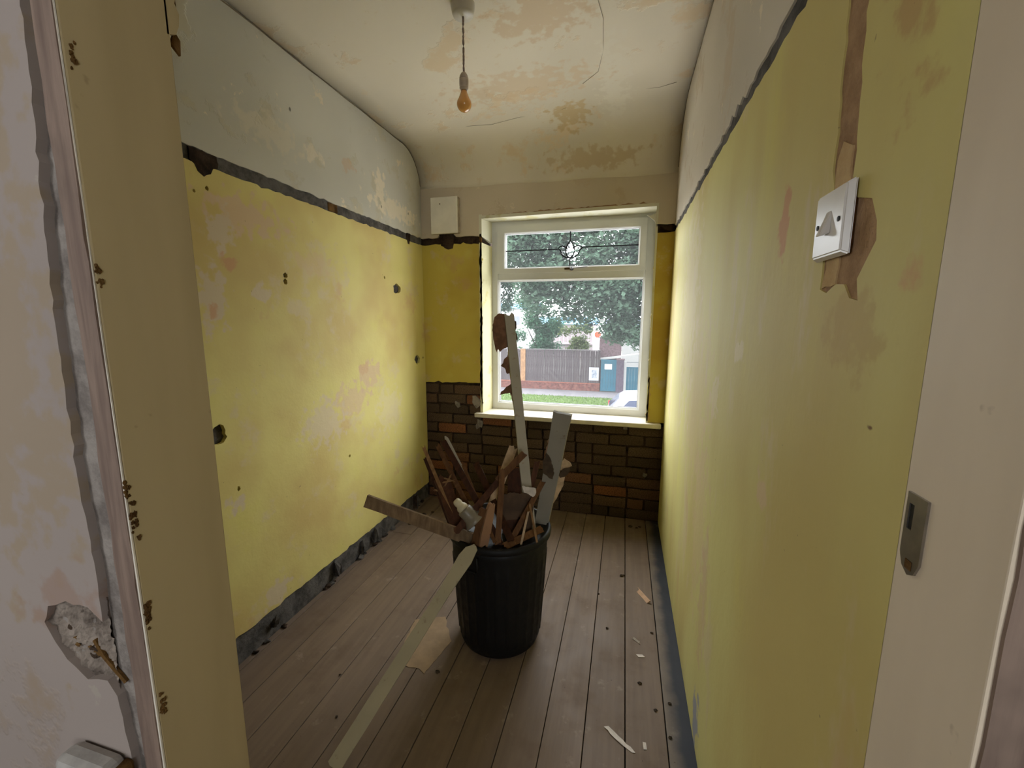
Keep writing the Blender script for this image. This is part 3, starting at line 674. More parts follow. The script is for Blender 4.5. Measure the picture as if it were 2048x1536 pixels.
def torn(name, pts, th, mat, parent=None, curl=0.0, rough=.003):
    """torn sheet through 3D outline points lying roughly in one plane"""
    P = [Vector(p) for p in pts]; c = sum(P, Vector()) / len(P)
    nrm = Vector()
    for i in range(len(P)):
        a, b = P[i] - c, P[(i + 1) % len(P)] - c; nrm += a.cross(b)
    nrm.normalize()
    if nrm.dot(c - Vector((0, 0, 1.35))) < 0: nrm.negate()
    u = nrm.orthogonal().normalized(); v = nrm.cross(u)
    L = [((p - c).dot(u), (p - c).dot(v)) for p in P]; L = jag(L, .008, rough * .4, rd)
    R = max(math.hypot(*q) for q in L)
    off = Vector() if parent else c
    def to3(a, b, d): return c + u * a + v * b + nrm * (d - curl * (a * a + b * b) / R) - off
    o = panel(name, to3, L, [], th, mat, parent)
    if not parent: o.location = c
    return o
# tall white board with torn lining
tb = empty('skirting_offcut', (-.44, 1.68, .9)); tag(tb, 'tallest white painted board standing in the dustbin with torn brown lining', 'timber offcut')
tb.location = (0, 0, 0)
stick('board', (-.493, 1.79, 1.386), (-.307, 1.532, .316), .041, .013, P_white, roll=.22, jagA=.022, parent=tb, seg=10)
torn('torn_lining', [(-0.505, 1.797, 1.375), (-0.537, 1.79, 1.377), (-0.555, 1.78, 1.362), (-0.561, 1.77, 1.327), (-0.555, 1.758, 1.28), (-0.543, 1.748, 1.232), (-0.534, 1.744, 1.209), (-0.529, 1.749, 1.224), (-0.52, 1.748, 1.211), (-0.504, 1.757, 1.226), (-0.482, 1.764, 1.237)], .003, H_board, tb, .02)
torn('torn_lining', [(-0.489, 1.757, 1.213), (-0.487, 1.75, 1.194), (-0.501, 1.745, 1.181), (-0.504, 1.739, 1.164), (-0.513, 1.734, 1.154), (-0.496, 1.735, 1.143), (-0.483, 1.731, 1.118), (-0.465, 1.736, 1.124)], .003, H_board, tb, .02)
torn('torn_lining', [(-0.458, 1.725, 1.076), (-0.484, 1.716, 1.063), (-0.505, 1.703, 1.038), (-0.508, 1.70, 1.03), (-0.486, 1.707, 1.036), (-0.467, 1.713, 1.038), (-0.447, 1.711, 1.02)], .003, H_board, tb, .02)
torn('torn_lining', [(-0.478, 1.737, 1.135), (-0.467, 1.729, 1.093), (-0.464, 1.712, 1.03), (-0.444, 1.702, 0.978), (-0.435, 1.693, 0.937), (-0.423, 1.681, 0.886), (-0.411, 1.673, 0.845), (-0.385, 1.677, 0.845), (-0.455, 1.740, 1.131)], .003, H_pale, tb, .0)
torn('torn_lining', [(-0.478, 1.80, 1.349), (-0.462, 1.801, 1.343), (-0.458, 1.794, 1.314), (-0.464, 1.79, 1.306), (-0.453, 1.786, 1.28), (-0.448, 1.781, 1.258), (-0.464, 1.782, 1.271)], .003, H_dark, tb)
torn('torn_paper', [(-0.372, 1.555, 0.69), (-0.341, 1.562, 0.684), (-0.319, 1.568, 0.682), (-0.316, 1.565, 0.663), (-0.327, 1.56, 0.647), (-0.347, 1.557, 0.659), (-0.363, 1.553, 0.664)], .002, P_paper, tb, .05)
# second grey-white board
b2 = empty('board_offcut', (0, 0, 0)); tag(b2, 'wide grey white board in the dustbin, right of the tallest one', 'timber offcut')
stick('board', (-.217, 1.582, .997), (-.318, 1.66, .43), .072, .018, P_grey, roll=-.15, jagA=.010, parent=b2, seg=8, wid=lambda f: 1.0 - .25 * f)
torn('torn_lining', [(-0.28, 1.586, 0.828), (-0.266, 1.590, 0.807), (-0.255, 1.594, 0.774), (-0.249, 1.598, 0.742), (-0.255, 1.598, 0.715), (-0.269, 1.595, 0.719), (-0.278, 1.592, 0.73), (-0.292, 1.587, 0.739), (-0.294, 1.583, 0.785)], .003, H_dark, b2, .05)
torn('torn_lining', [(-0.236, 1.624, 0.758), (-0.214, 1.624, 0.797), (-0.189, 1.633, 0.778), (-0.183, 1.636, 0.765), (-0.202, 1.632, 0.756), (-0.22, 1.629, 0.736)], .003, H_pale, b2, .03)
torn('torn_lining', [(-0.234, 1.612, 0.731), (-0.212, 1.614, 0.757), (-0.187, 1.620, 0.766), (-0.194, 1.620, 0.739), (-0.208, 1.619, 0.722), (-0.228, 1.614, 0.717)], .003, H_dark, b2, .03)
torn('torn_lining', [(-0.240, 1.634, 0.730), (-0.21, 1.641, 0.716), (-0.219, 1.643, 0.669), (-0.245, 1.642, 0.613), (-0.265, 1.640, 0.580), (-0.262, 1.632, 0.68)], .003, H_pale, b2)
torn('torn_lining', [(-0.255, 1.602, 0.902), (-0.276, 1.602, 0.877), (-0.288, 1.605, 0.823), (-0.284, 1.61, 0.78), (-0.266, 1.615, 0.765), (-0.250, 1.606, 0.877)], .003, P_pinkwood, b2)
T = lambda o, l, c='timber offcut', g='timber scraps in the dustbin': tag(o, l, c, g)
T(stick('timber_batten', (-.952, 1.352, .648), (-.525, 1.432, .498), .047, .022, W_grey, roll=-.25, jagA=.004, seg=7), 'thick brown batten jutting out over the bin rim towards the left wall')
T(stick('batten', (-.795, .897, .012), (-.508, 1.372, .522), .047, .010, P_cream, roll=.1, jagA=.006, jagB=.03, seg=12, bend=.004, wid=lambda f: 1.0 - .15 * f + (.35 * math.sin((f - .8) / .2 * math.pi) if f > .8 else 0)), 'long cream painted batten leaning from the bin rim down to the floor')
T(stick('lath', (-.817, 1.582, .814), (-.593, 1.435, .511), .014, .007, W_pale, jagA=.02), 'thin pale lath leaning furthest left out of the dustbin')
T(stick('lath', (-.825, 1.611, .750), (-.642, 1.470, .512), .016, .008, W_dark, jagA=.03), 'short dark lath just behind the leftmost pale lath')
T(stick('lath', (-.783, 1.643, .810), (-.440, 1.412, .430), .020, .008, W_mid, jagA=.025), 'light brown lath beside the dark stick with a white edge')
T(stick('lath', (-.748, 1.625, .836), (-.398, 1.427, .459), .025, .012, W_dark, jagA=.015), 'dark brown stick with flaking white edge, left side of the bin')
T(stick('splinter', (-.756, 1.675, .838), (-.590, 1.608, .605), .015, .004, P_white, jagA=.02, jagB=.03), 'narrow white painted splinter behind the dark brown stick')
T(stick('lath', (-.662, 1.633, .742), (-.437, 1.402, .515), .013, .007, W_mid, jagA=.03), 'slim brown pointed lath in the middle of the left cluster')
T(stick('lath', (-.616, 1.684, .722), (-.381, 1.436, .511), .028, .010, W_dark, jagA=.012), 'stubby dark stick near the back of the bin centre')
T(stick('lath', (-.445, 1.527, .770), (-.438, 1.412, .400), .023, .009, W_mid, roll=.1, jagA=.012), 'upright tan lath at the front centre of the bin')
T(stick('lath', (-.361, 1.559, .829), (-.470, 1.525, .710), .027, .012, W_mid, jagA=.006), 'short square ended lath tilted across the foot of the tallest board')
T(stick('lath', (-.458, 1.557, .716), (-.590, 1.375, .550), .025, .009, W_red, jagA=.01), 'brown lath slanting down to the left behind the upright tan lath')
T(stick('board_scrap', (-.435, 1.686, .828), (-.549, 1.427, .398), .036, .008, H_pale, jagA=.03), 'pale torn board just left of the tallest board')
T(stick('board_scrap', (-.428, 1.651, .727), (-.381, 1.437, .343), .056, .012, W_dark, jagA=.008), 'dark brown blunt board end at the centre of the bin')
T(stick('board_scrap', (-.725, 1.547, .704), (-.586, 1.435, .511), .062, .010, W_red, roll=.3, jagA=.025), 'wide reddish brown board at the left rim of the bin')
T(stick('board_scrap', (-.462, 1.440, .662), (-.492, 1.405, .480), .030, .016, P_pinkwood, roll=.5, jagA=.012, jagB=.03, wid=lambda f: .75 + .5 * math.sin(f * 2.6)), 'rounded pinkish wood chunk at the front rim of the bin')
T(stick('board_scrap', (-.492, 1.432, .640), (-.522, 1.402, .480), .030, .012, W_mid, roll=-.3, jagA=.02), 'brown split board beside the rounded pinkish chunk')
T(stick('splinter', (-.330, 1.498, .656), (-.288, 1.464, .502), .008, .004, W_pale, jagA=.02), 'thin orange splinter standing near the right rim of the bin')
T(stick('splinter', (-.332, 1.502, .617), (-.356, 1.454, .465), .008, .004, H_pale, jagA=.015), 'thin pale splinter at the right front of the dark sheet')
T(stick('lath', (-.285, 1.556, .520), (-.411, 1.420, .495), .027, .010, W_mid, roll=-.2, jagA=.006), 'brown lath lying across the right front rim of the bin')
T(stick('lath', (-.291, 1.621, .707), (-.428, 1.415, .428), .021, .009, W_mid, jagA=.025), 'brown split lath just left of the wide grey white board')
T(stick('lath', (-.337, 1.700, .754), (-.423, 1.455, .238), .022, .008, W_red, jagA=.02), 'short reddish lath between the tallest and the wide board')
T(torn('hardboard_sheet', [(-0.451, 1.547, 0.642), (-0.422, 1.557, 0.656), (-0.383, 1.567, 0.65), (-0.354, 1.576, 0.658), (-0.328, 1.581, 0.65), (-0.330, 1.545, 0.40), (-0.440, 1.510, 0.40)], .005, simple('dark_rusty_hardboard', srgb(84, 64, 46), .7, .3, 12, .2), None, .02), 'dark hardboard sheet with ragged top in the bin front')
for k, (a, b) in enumerate((((-.70, 1.513, .708), (-.645, 1.528, .69)), ((-.66, 1.52, .725), (-.69, 1.505, .668)), ((-.645, 1.52, .70), (-.70, 1.50, .69)), ((-.735, 1.495, .660), (-.700, 1.500, .652)))):
    T(stick('wood_shaving', a, b, .006, .0025, W_pale, jagA=.015, jagB=.015, bend=.008), 'pale curled wood shaving caught among the laths at the left', 'wood shaving', 'pale wood shavings in the dustbin')
T(stick('wood_shaving', (-.60, 1.66, .70), (-.55, 1.63, .66), .005, .002, H_pale, bend=.012), 'pale curl of wood beside the stubby dark stick', 'wood shaving', 'timber scraps in the dustbin')
# filler scraps deep in the bin so it reads as full
for k in range(6):
    a = rd.uniform(0, 6.28); r0, r1 = rd.uniform(.02, .15), rd.uniform(.02, .13); a2 = a + rd.uniform(2, 4)
    z0 = rd.uniform(.44, .56)
    T(stick('lath', (BC[0] + r0 * math.cos(a), BC[1] + r0 * math.sin(a), z0), (BC[0] + r1 * math.cos(a2), BC[1] + r1 * math.sin(a2), .16), rd.uniform(.02, .045), .009, rd.choice([W_mid, W_dark, W_red, W_pale])), 'short brown lath half buried down inside the full dustbin', g='buried laths in the dustbin')
bm = bmesh.new(); rings = []
for i in range(9):
    r = .186 * i / 8; row = []
    for k in range(40):
        a = 2 * math.pi * k / 40; p = Vector((r * math.cos(a), r * math.sin(a), 0))
        row.append(bm.verts.new((p.x, p.y, .455 - .03 * (i / 8) ** 2 + .035 * mnoise.noise(p * 22) + .012 * mnoise.noise(p * 70))))
    rings.append(row)
for a, b in zip(rings, rings[1:]):
    for k in range(40): bm.faces.new((a[k], a[(k + 1) % 40], b[(k + 1) % 40], b[k]))
bm.faces.new([bm.verts.new((v.co.x, v.co.y, .30)) for v in rings[-1]])
o = obj('added_bin_filler', bm, masonry('dark_bin_filler', srgb(46, 32, 22), srgb(84, 62, 42))); o.location = (BC[0], BC[1], 0)  # dark mound added to cover bright gaps inside the bin
tag(o, 'dark filler mound added in the dustbin to hide bright gaps under the laths', 'added_bin_filler', kind='stuff')
# old lamp fitting
lf = empty('lamp_fitting', (-.56, 1.428, .612)); tag(lf, 'old white and grey lamp fitting lying on the timber scraps', 'lamp fitting', 'timber scraps in the dustbin')
lf.rotation_euler = (Vector((-.610, 1.423, .654)) - Vector((-.53, 1.43, .57))).to_track_quat('Z', 'Y').to_euler()
bm = bmesh.new(); lathe(bm, [(.0005, .066), (.010, .066), (.0145, .060), (.016, .050), (.015, .040), (.019, .036), (.022, .028), (.022, .018), (.0005, .016)], 24); obj('ceramic_end', bm, simple('cream_ceramic', srgb(206, 194, 160), .4, .05), lf, True)
bm = bmesh.new(); lathe(bm, [(.0005, .019), (.026, .018), (.0285, .012), (.0285, -.010), (.0285, -.012), (.030, -.016), (.030, -.022), (.036, -.034), (.046, -.048), (.044, -.049), (.033, -.034), (.02, -.02), (.0005, -.018)], 32); obj('cup', bm, simple('grey_enamel', srgb(132, 122, 104), .4, .1, 20, .1, .5), lf, True)
# floor litter, and window light laid as a tan patch
P_chip = simple('fresh_pale_wood', srgb(216, 178, 146), .7, .12, 40, .2)
def litter(name, o, l, c, g=None): return tag(o, l, c, g)
def flat(name, pts, th, mat, z=.0012): return panel(name, lambda u, v, d: (u, v, z + th - d), jag(pts, .015, .0015, rd), [], th, mat)
tag(stick('wood_chip', (.112, 2.035, .006), (.170, 1.938, .006), .020, .006, P_chip, jagA=.03, jagB=.01), 'pale split wood chip on the floorboards near the right wall', 'wood chip')
tag(stick('wood_chip', (.086, 1.690, .004), (.120, 1.662, .004), .008, .003, P_paper, jagA=.01), 'tiny white sliver on the floor below the pale wood chip', 'wood chip')
tag(flat('paper_strip', [(-.012, 1.252), (.003, 1.258), (.05, 1.222), (.088, 1.190), (.078, 1.188), (.035, 1.214)], .001, P_paper), 'torn white paper strip on the floor by the doorway', 'paper')
tag(flat('paper_or_light_patch', [(-.865, 1.545), (-.74, 1.60), (-.655, 1.47), (-.690, 1.288), (-.72, 1.305), (-.76, 1.30), (-.83, 1.312)], .001, simple('tan_light_patch', srgb(146, 122, 92), .7, .12, 18, .1)), 'tan patch of window light on the floor beside the long cream batten', 'paper')  # window light on the boards, built as a thin tan sheet
tag(flat('paper_or_light_patch', [(.10, 1.60), (.125, 1.605), (.135, 1.594), (.11, 1.588)], .001, P_paper), 'small white paper fleck on the floor near the right wall', 'paper')
tag(flat('paper_or_light_patch', [(.112, 1.232), (.122, 1.232), (.124, 1.21), (.114, 1.208)], .001, P_paper), 'small white fleck beside the torn paper strip', 'paper')
M_crumb = masonry('dark_crumb', srgb(44, 38, 32), srgb(80, 68, 54))
for x, y, s in ((.039, 2.133, .008), (.05, 2.14, .005), (-.644, 1.309, .007), (.09, 2.70, .010), (.13, 2.69, .008), (.15, 2.71, .007), (.11, 1.46, .006), (.16, 1.36, .005), (-.02, 1.72, .005), (.21, 1.40, .005), (.20, 1.27, .005), (-.07, 1.95, .004), (.17, 1.74, .005), (-1.30, 2.50, .012), (-1.26, 2.55, .009), (-1.33, 2.35, .01), (-1.20, 2.62, .008), (.15, 1.15, .005), (-1.0, 1.2, .004), (-.9, 1.05, .004)):
    bm = bmesh.new(); bmesh.ops.create_icosphere(bm, subdivisions=2, radius=s)
    for v in bm.verts: v.co = Vector((v.co.x * 1.3, v.co.y, v.co.z * .6)) * rd.uniform(.75, 1.2)
    o = obj('plaster_crumb', bm, M_crumb); o.location = (x, y, s * .5)
    where = 'beside the left wall' if x < -1.1 else 'in front of the dustbin' if x < -.3 else 'under the brick wall' if y > 2.5 else 'between the dustbin and the right wall' if y > 1.8 else 'by the right wall near the doorway'
    tag(o, 'dark plaster crumb on the floorboards ' + where, 'crumb', 'dark crumbs ' + where)

# ------------------------------------------------------------------ OUTSIDE
M_asphalt = simple('road_asphalt', (.09, .09, .095), .8, .15, 3)
M_bounce_ground = simple('pale_bounce_ground', (.55, .54, .52), .8, .08, 2)  # unseen near ground made pale to bounce sky light up to the ceiling
M_pave = simple('pale_pavement', (.12, .112, .12), .8, .1, 2)
M_lawn = simple('verge_grass', (.06, .095, .024), .9, .25, 5, .6)
ground = struct(obj('ground', mbox(-60, 60, 3.12, 90, G - .4, G - .05), simple('earth', (.08, .08, .07), .9)))
road = struct(obj('road', mbox(-50, 50, 12.5, 19.6, G - .05, G - .06 + .02), M_asphalt))
pav = struct(obj('pavement', mbox(-50, 50, 22.4, 24.33, G - .05, G), M_pave)); pav['label'] = 'pale pavement along the brown fence'
struct(obj('unseen_bounce_ground', mbox(-50, 50, 3.12, 12.3, G - .05, G), M_bounce_ground))
gv = struct(obj('grass_verge', mbox(-50, 50, 19.8, 22.4, G - .05, G - .01), M_lawn))
rg = random.Random(2)
vv, ff = [], []
for k in range(9000):
    x, y = rg.uniform(-14, 6), rg.uniform(19.8, 22.4); h = rg.uniform(.03, .09); a = rg.uniform(0, 6.28); w = .02
    i = len(vv); vv += [(x - w * math.cos(a), y - w * math.sin(a), G - .01), (x + w * math.cos(a), y + w * math.sin(a), G - .01), (x + rg.uniform(-.03, .03), y + rg.uniform(-.03, .03), G + h)]; ff.append((i, i + 1, i + 2))
me = bpy.data.meshes.new('grass'); me.from_pydata(vv, [], ff); me.materials.append(simple('grass_blade', (.08, .13, .03), .8, .3, 8)); o = bpy.data.objects.new('grass', me); C.objects.link(o)
tag(o, 'bright green grass growing on the verge below the fence', 'grass', kind='stuff')
# fence on a low brick wall
FYo = 24.40
fw = struct(obj('wall_street', mbox(-16, -1.27, FYo, FYo + .22, G, -2.34), simple('red_brick_low_wall', (.085, .034, .027), .85, .3, 9)))
fw['label'] = 'low red brick wall under the brown fence'
obj('coping', mbox(-16, -1.25, FYo - .03, FYo + .25, -2.34, -2.29, bev=.01), simple('red_coping', (.14, .05, .034), .8, .2, 5), fw)
M_fence = wood('weathered_fence_board', (.042, .034, .035, 1), (.064, .054, .056, 1), .85, (1, 1, .1), 18)
fence = empty('garden_fence', (-5, FYo + .1, -2.29)); tag(fence, 'tall weathered brown board fence across the street', 'fence')
fme = []
for k in range(4):
    bm = bmesh.new(); box(bm, -.068, .068, -.011, .011, 0, 1.88 + .008 * k, bev=.003); me = bpy.data.meshes.new('fence_board'); bm.to_mesh(me); bm.free(); me.materials.append(M_fence); fme.append(me)
x = -13.0
while x < -1.33:
    if not (-6.02 < x < -5.66):
        o = bpy.data.objects.new('fence_board', rg.choice(fme)); C.objects.link(o); o.parent = fence; o.location = (x + 5, rg.uniform(-.012, .012), .0); o.rotation_euler = (0, rg.uniform(-.006, .006), 0)
    x += .142
obj('capping', mbox(-8, 3.7, -.04, .04, 1.90, 1.94), simple('fence_capping', (.12, .11, .11), .8), fence)
for z in (.35, 1.45): obj('rail', mbox(-8, 3.7, .012, .06, z, z + .08), M_fence, fence)
o = obj('post', mbox(-.99, -.69, -.05, .09, 0, 1.92, bev=.01), simple('new_orange_timber', (.18, .10, .05), .75, .15, 6), fence); o['label'] = 'newer orange timber post'
sg = empty('notice_board', (-1.61, FYo + .06, -1.74)); tag(sg, 'white notice fixed to the brown fence beside the teal gate', 'notice')
obj('panel', mbox(-.28, .28, -.02, .0, -.38, .38, bev=.004), simple('notice_white', (.28, .285, .31), .5, .04), sg)
t = NT('faded_print'); n = t.noise(9, 3); M_print = t.done(t.mix(t.ramp(n, .45, .6), (.22, .235, .27, 1), (.12, .14, .18, 1)), .6)
obj('print', mbox(-.12, .16, -.024, -.02, -.25, .22), M_print, sg)
# brick outbuilding, gates, piers
M_mauve = simple('mauve_brick', (.11, .075, .08), .85, .2, 12)
ob = empty('brick_outbuilding', (-.76, 26.0, G)); tag(ob, 'square mauve brick outbuilding behind the teal gate', 'outbuilding')
obj('wall', mbox(-.62, .62, -.9, .9, 0, 3.05), M_mauve, ob); obj('roof', mbox(-.66, .66, -.95, .95, 3.05, 3.12), simple('felt_roof', (.13, .11, .11), .9), ob)
M_teal = simple('teal_paint', (.012, .068, .10), .5, .1, 3, .05)
def gate(loc, w, h, label, notice):
    g = empty('street_gate', loc); tag(g, label, 'gate')
    nbd = max(4, int(w / .14))
    for k in range(nbd): obj('gate_board', mbox(w * k / nbd + .003, w * (k + 1) / nbd - .003, 0, .025, .06, h, bev=.003), M_teal, g)
    obj('gate_frame', ring(bmesh.new(), 0, w, .05, h + .01, .06, .06, .08, .08, -.02, 0), M_teal, g)
    if notice: obj('notice', mbox(w * .24, w * .72, -.03, -.02, h - .55, h - .24), simple('paper_notice', (.4, .4, .4), .6, .03), g)
    return g
gate((-1.22, FYo, G), .86, 1.86, 'teal boarded gate with a white notice beside the brown fence', True)
gate((.20, FYo + .1, G), 1.5, 1.46, 'lower teal gate beyond the dark pier', False)
pr_ = empty('gate_pier', (-.14, FYo + .1, G)); tag(pr_, 'dark mauve brick pier between the two teal gates', 'pier')
obj('shaft', mbox(-.21, .20, -.15, .15, 0, 1.86), simple('dark_mauve_brick', (.064, .05, .066), .85, .2, 12), pr_); obj('cap', mbox(-.24, .23, -.18, .18, 1.86, 1.92), M_mauve, pr_)
M_whitewash = simple('white_render', (.33, .33, .32), .7, .05)
wp = empty('white_post', (.13, FYo + .1, G)); tag(wp, 'slim white post beside the lower teal gate', 'post')
obj('shaft', mbox(-.06, .06, -.05, .05, 0, 1.78), M_whitewash, wp); obj('top_bar', mbox(.06, 1.6, -.02, .02, 1.72, 1.76), simple('grey_metal_bar', (.09, .1, .11), .5), wp)
for k in range(3): obj('picket', mbox(.12 + .5 * k, .15 + .5 * k, -.015, .015, 1.46, 1.72), M_bead, wp)
lt = obj('sloping_coping', mbox(-1.2, 1.2, -.3, .3, 0, .10), M_whitewash); lt.location = (-.1, 25.0, -.78); lt.rotation_euler = (0, math.radians(-8), 0)
tag(lt, 'white sloping roof edge above the teal gates', 'roof edge')
yw = obj('yard_wall', mbox(-.1, 9, 29, 29.3, G, .0), M_whitewash); tag(yw, 'bright white yard wall behind the lower gate', 'wall')
lw = obj('hedge', mbox(-.1, 9, 29.4, 30.4, G, .32, bev=.1), simple('yellow_green_hedge', (.09, .10, .025), .9, .3, 4)); tag(lw, 'low yellow green hedge above the white yard wall', 'hedge')
# far buildings
def house(loc, w, d, h, rh_, wallmat, roofmat, label, wins=(), rail=False):
    b = empty('far_house', loc); tag(b, label, 'building')
    obj('wall', mbox(-w / 2, w / 2, 0, d, 0, h), wallmat, b)
    bm = bmesh.new(); vs = [bm.verts.new(p) for p in [(-w / 2 - .3, -.3, h), (w / 2 + .3, -.3, h), (w / 2 + .3, d + .3, h), (-w / 2 - .3, d + .3, h), (-w / 2 - .3, d / 2, h + rh_), (w / 2 + .3, d / 2, h + rh_)]]
    for f in ((0, 1, 5, 4), (2, 3, 4, 5), (0, 4, 3), (1, 2, 5), (0, 3, 2, 1)): bm.faces.new([vs[i] for i in f])
    obj('roof', bm, roofmat, b)
    for (x0, x1, z0, z1) in wins:
        f = obj('window', ring(bmesh.new(), x0, x1, z0, z1, .06, .06, .06, .06, -.05, .02), M_whitewash, b)
        obj('pane', mbox(x0 + .05, x1 - .05, -.02, 0.0, z0 + .05, z1 - .05), simple('far_glass', (.10, .11, .13), .2, .1), f)
    if rail:
        for k in range(15): obj('railing_bar', mbox(-w / 2 + w * k / 14 - .02, -w / 2 + w * k / 14 + .02, -.5, -.46, h - 1.9, h - .7), M_bead, b)
        obj('railing_top', mbox(-w / 2, w / 2, -.52, -.45, h - .72, h - .66), M_bead, b); obj('balcony', mbox(-w / 2, w / 2, -.55, .0, h - 2.1, h - 1.9), M_pinkw, b)
    return b
M_pinkw = simple('pale_pink_render', (.2, .17, .175), .8, .06); M_blue = simple('bright_blue_roof', (.02, .12, .2), .6, .1); M_slate = simple('grey_blue_slate', (.07, .08, .12), .8, .1)
house((-6.2, 45, G), 6.0, 7, 3.65, .75, M_pinkw, M_blue, 'pale pink house with a blue roof seen over the fence', ((-2.4, -1.4, .8, 2.0), (1.0, 2.2, .8, 2.0)), True)
house((-15.0, 52, G), 8.0, 7, 5.5, .8, M_whitewash, M_blue, 'white building with a blue roof beyond the slender tree', ((1.0, 2.2, 3.4, 4.6), (-2.2, -1, 3.4, 4.6)))
house((1.5, 60, G), 8.0, 7, 2.4, 1.8, M_pinkw, M_slate, 'distant house with a blue grey slate roof', ())
rs = empty('orange_sign', (-2.62, 44, G)); tag(rs, 'round orange sign on a pole beyond the outbuilding', 'sign')
bm = bmesh.new(); lathe(bm, [(.0005, -.05), (.30, -.05), (.33, 0), (.30, .05), (.0005, .05)], 24); o = obj('disc', bm, simple('orange_red_paint', (.22, .045, .02), .6, .1), rs); o.location = (0, 0, 2.62); o.rotation_euler = (math.radians(90), 0, 0)
obj('pole', tube(bmesh.new(), [(0, .1, 0), (0, .1, 2.6)], .05, 8), M_bead, rs)

# trees
def leaf_mat(name, c, tr):
    t = NT(name); oi = t.noise(2.2, 3); col = t.mix(t.ramp(oi, .35, .65), c, tuple(x * 1.5 for x in c[:3]))
    t.done(col, .6, .2)
    tl = t.n.new('ShaderNodeBsdfTranslucent'); tl.inputs[0].default_value = (*tr, 1)
    mx = t.n.new('ShaderNodeMixShader'); mx.inputs[0].default_value = .35
    t.l.new(t.b.outputs[0], mx.inputs[1]); t.l.new(tl.outputs[0], mx.inputs[2]); t.l.new(mx.outputs[0], t.out.inputs[0]); return t.m
def leaves(clumps, n, size, rnd):
    vv, ff = [], []
    for (cx, cy, cz, r) in clumps:
        for _ in range(int(n * r * r)):
            d = Vector((rnd.gauss(0, 1), rnd.gauss(0, 1), rnd.gauss(0, 1))).normalized() * r * rnd.random() ** .45
            p = Vector((cx, cy, cz)) + Vector((d.x, d.y, d.z * .75)); s = size * rnd.uniform(.6, 1.3)
            a = Vector((rnd.gauss(0, 1), rnd.gauss(0, 1), rnd.gauss(0, .5))).normalized(); b = a.cross(Vector((rnd.gauss(0, .4), rnd.gauss(0, .4), 1))).normalized()
            i = len(vv); q = p + a * s * .5; up = a.cross(b) * s * .18
            vv += [p, q + b * s * .42 + up, p + a * s, q - b * s * .42 + up]; ff += [(i, i + 1, i + 2), (i, i + 2, i + 3)]
    me = bpy.data.meshes.new('foliage'); me.from_pydata([tuple(v) for v in vv], [], ff); return me
def tree(name, loc, trunk, branches, clumps, n, size, lm, label, seed):
    rnd = random.Random(seed); t = empty(name, loc); tag(t, label, 'tree')
    o = bpy.data.objects.new('foliage', leaves(clumps, n, size, rnd)); o.data.materials.append(lm); C.objects.link(o); o.parent = t; o['kind'] = 'stuff'
    obj('trunk', tube(bmesh.new(), trunk[0], trunk[1], 10, .55), M_bark, t, True)
    for pts, r in branches: obj('branch', tube(bmesh.new(), pts, r, 7, .35), M_bark, t, True)
    return t
M_bark = simple('grey_bark', (.03, .026, .024), .9, .3, 8, .5)
rt = random.Random(9)
cl = []
# broad sycamore whose trunk stands right of the view; coordinates relative to (2.6, 20.6, G)
for k in range(700):
    x = rt.uniform(-9.2, 4.6); z = rt.uniform(3.2, 11.0); y = rt.uniform(-2.2, 2.4)
    low = 3.9 + max(0, (-x - 4.2)) * .30 + max(0, -x - 6.4) * .9
    if x > -3.4: low = 3.3
    if z < low: continue
    if rt.random() < .08: continue
    cl.append((x, y, z, rt.uniform(.5, .9)))
br = [([(0, 0, 2.2), (-1.6, -.3, 3.2), (-3.0, -.4, 4.6), (-4.8, -.2, 6.2)], .15), ([(-1.6, -.3, 3.2), (-2.6, .2, 3.9), (-4.2, .3, 4.6)], .07), ([(0, 0, 3.4), (-1.4, .4, 5.2), (-2.6, .6, 7.6)], .12), ([(0, 0, 3.5), (1.5, .2, 5.0), (3.2, .3, 6.8)], .14), ([(-3.0, -.4, 4.6), (-4.2, -.6, 5.0), (-5.8, -.5, 5.6)], .06), ([(-1.4, .4, 5.2), (-2.9, .2, 6.0), (-4.0, -.2, 7.5)], .06), ([(0, 0, 2.6), (-.9, -.6, 4.2), (-1.5, -.9, 5.4)], .07)]
tree('sycamore_tree', (2.6, 20.6, G), ([(0, 0, 0), (.05, 0, 2.5), (0, .1, 5), (.1, .1, 8.5)], .34), br, cl, 400, .20, leaf_mat('sycamore_leaf', (.040, .068, .046), (.06, .10, .055)), 'broad leafy green tree filling the view through the window', 31)
cl = [(rt.gauss(0, .55), rt.gauss(0, .4), z, .62) for z in [1.8 + .22 * k for k in range(22)] for _ in range(1)] + [(rt.uniform(-1.2, 1.5), rt.uniform(-.5, .5), rt.uniform(1.9, 4.0), .6) for _ in range(9)]
tree('slender_tree', (-5.5, 26.6, G), ([(0, 0, 0), (.05, 0, 3), (0, 0, 6.3)], .12), [([(0, 0, 2), (.5, -.2, 3.2)], .05), ([(0, 0, 2.4), (-.6, .1, 3.6)], .05)], cl, 900, .16, leaf_mat('bright_leaf', (.034, .085, .05), (.05, .12, .06)), 'bright green slender tree behind the fence, on the left', 32)
cl = [(rt.uniform(-.7, .7), rt.uniform(-.4, .4), rt.uniform(2.2, 3.6), .42) for _ in range(10)]
tree('small_tree', (-2.85, 25.8, G), ([(0, 0, 0), (.05, 0, 1.5), (0, 0, 3.2)], .06), [([(0, 0, 1.5), (.4, -.1, 2.6)], .03)], cl, 1300, .14, leaf_mat('yellow_green_leaf', (.065, .09, .032), (.09, .13, .04)), 'small yellow green tree poking over the fence centre', 33)
cl = [(rt.uniform(-1.6, 1.6), rt.uniform(-.6, .6), rt.uniform(5.0, 9.5), .75) for _ in range(16)]
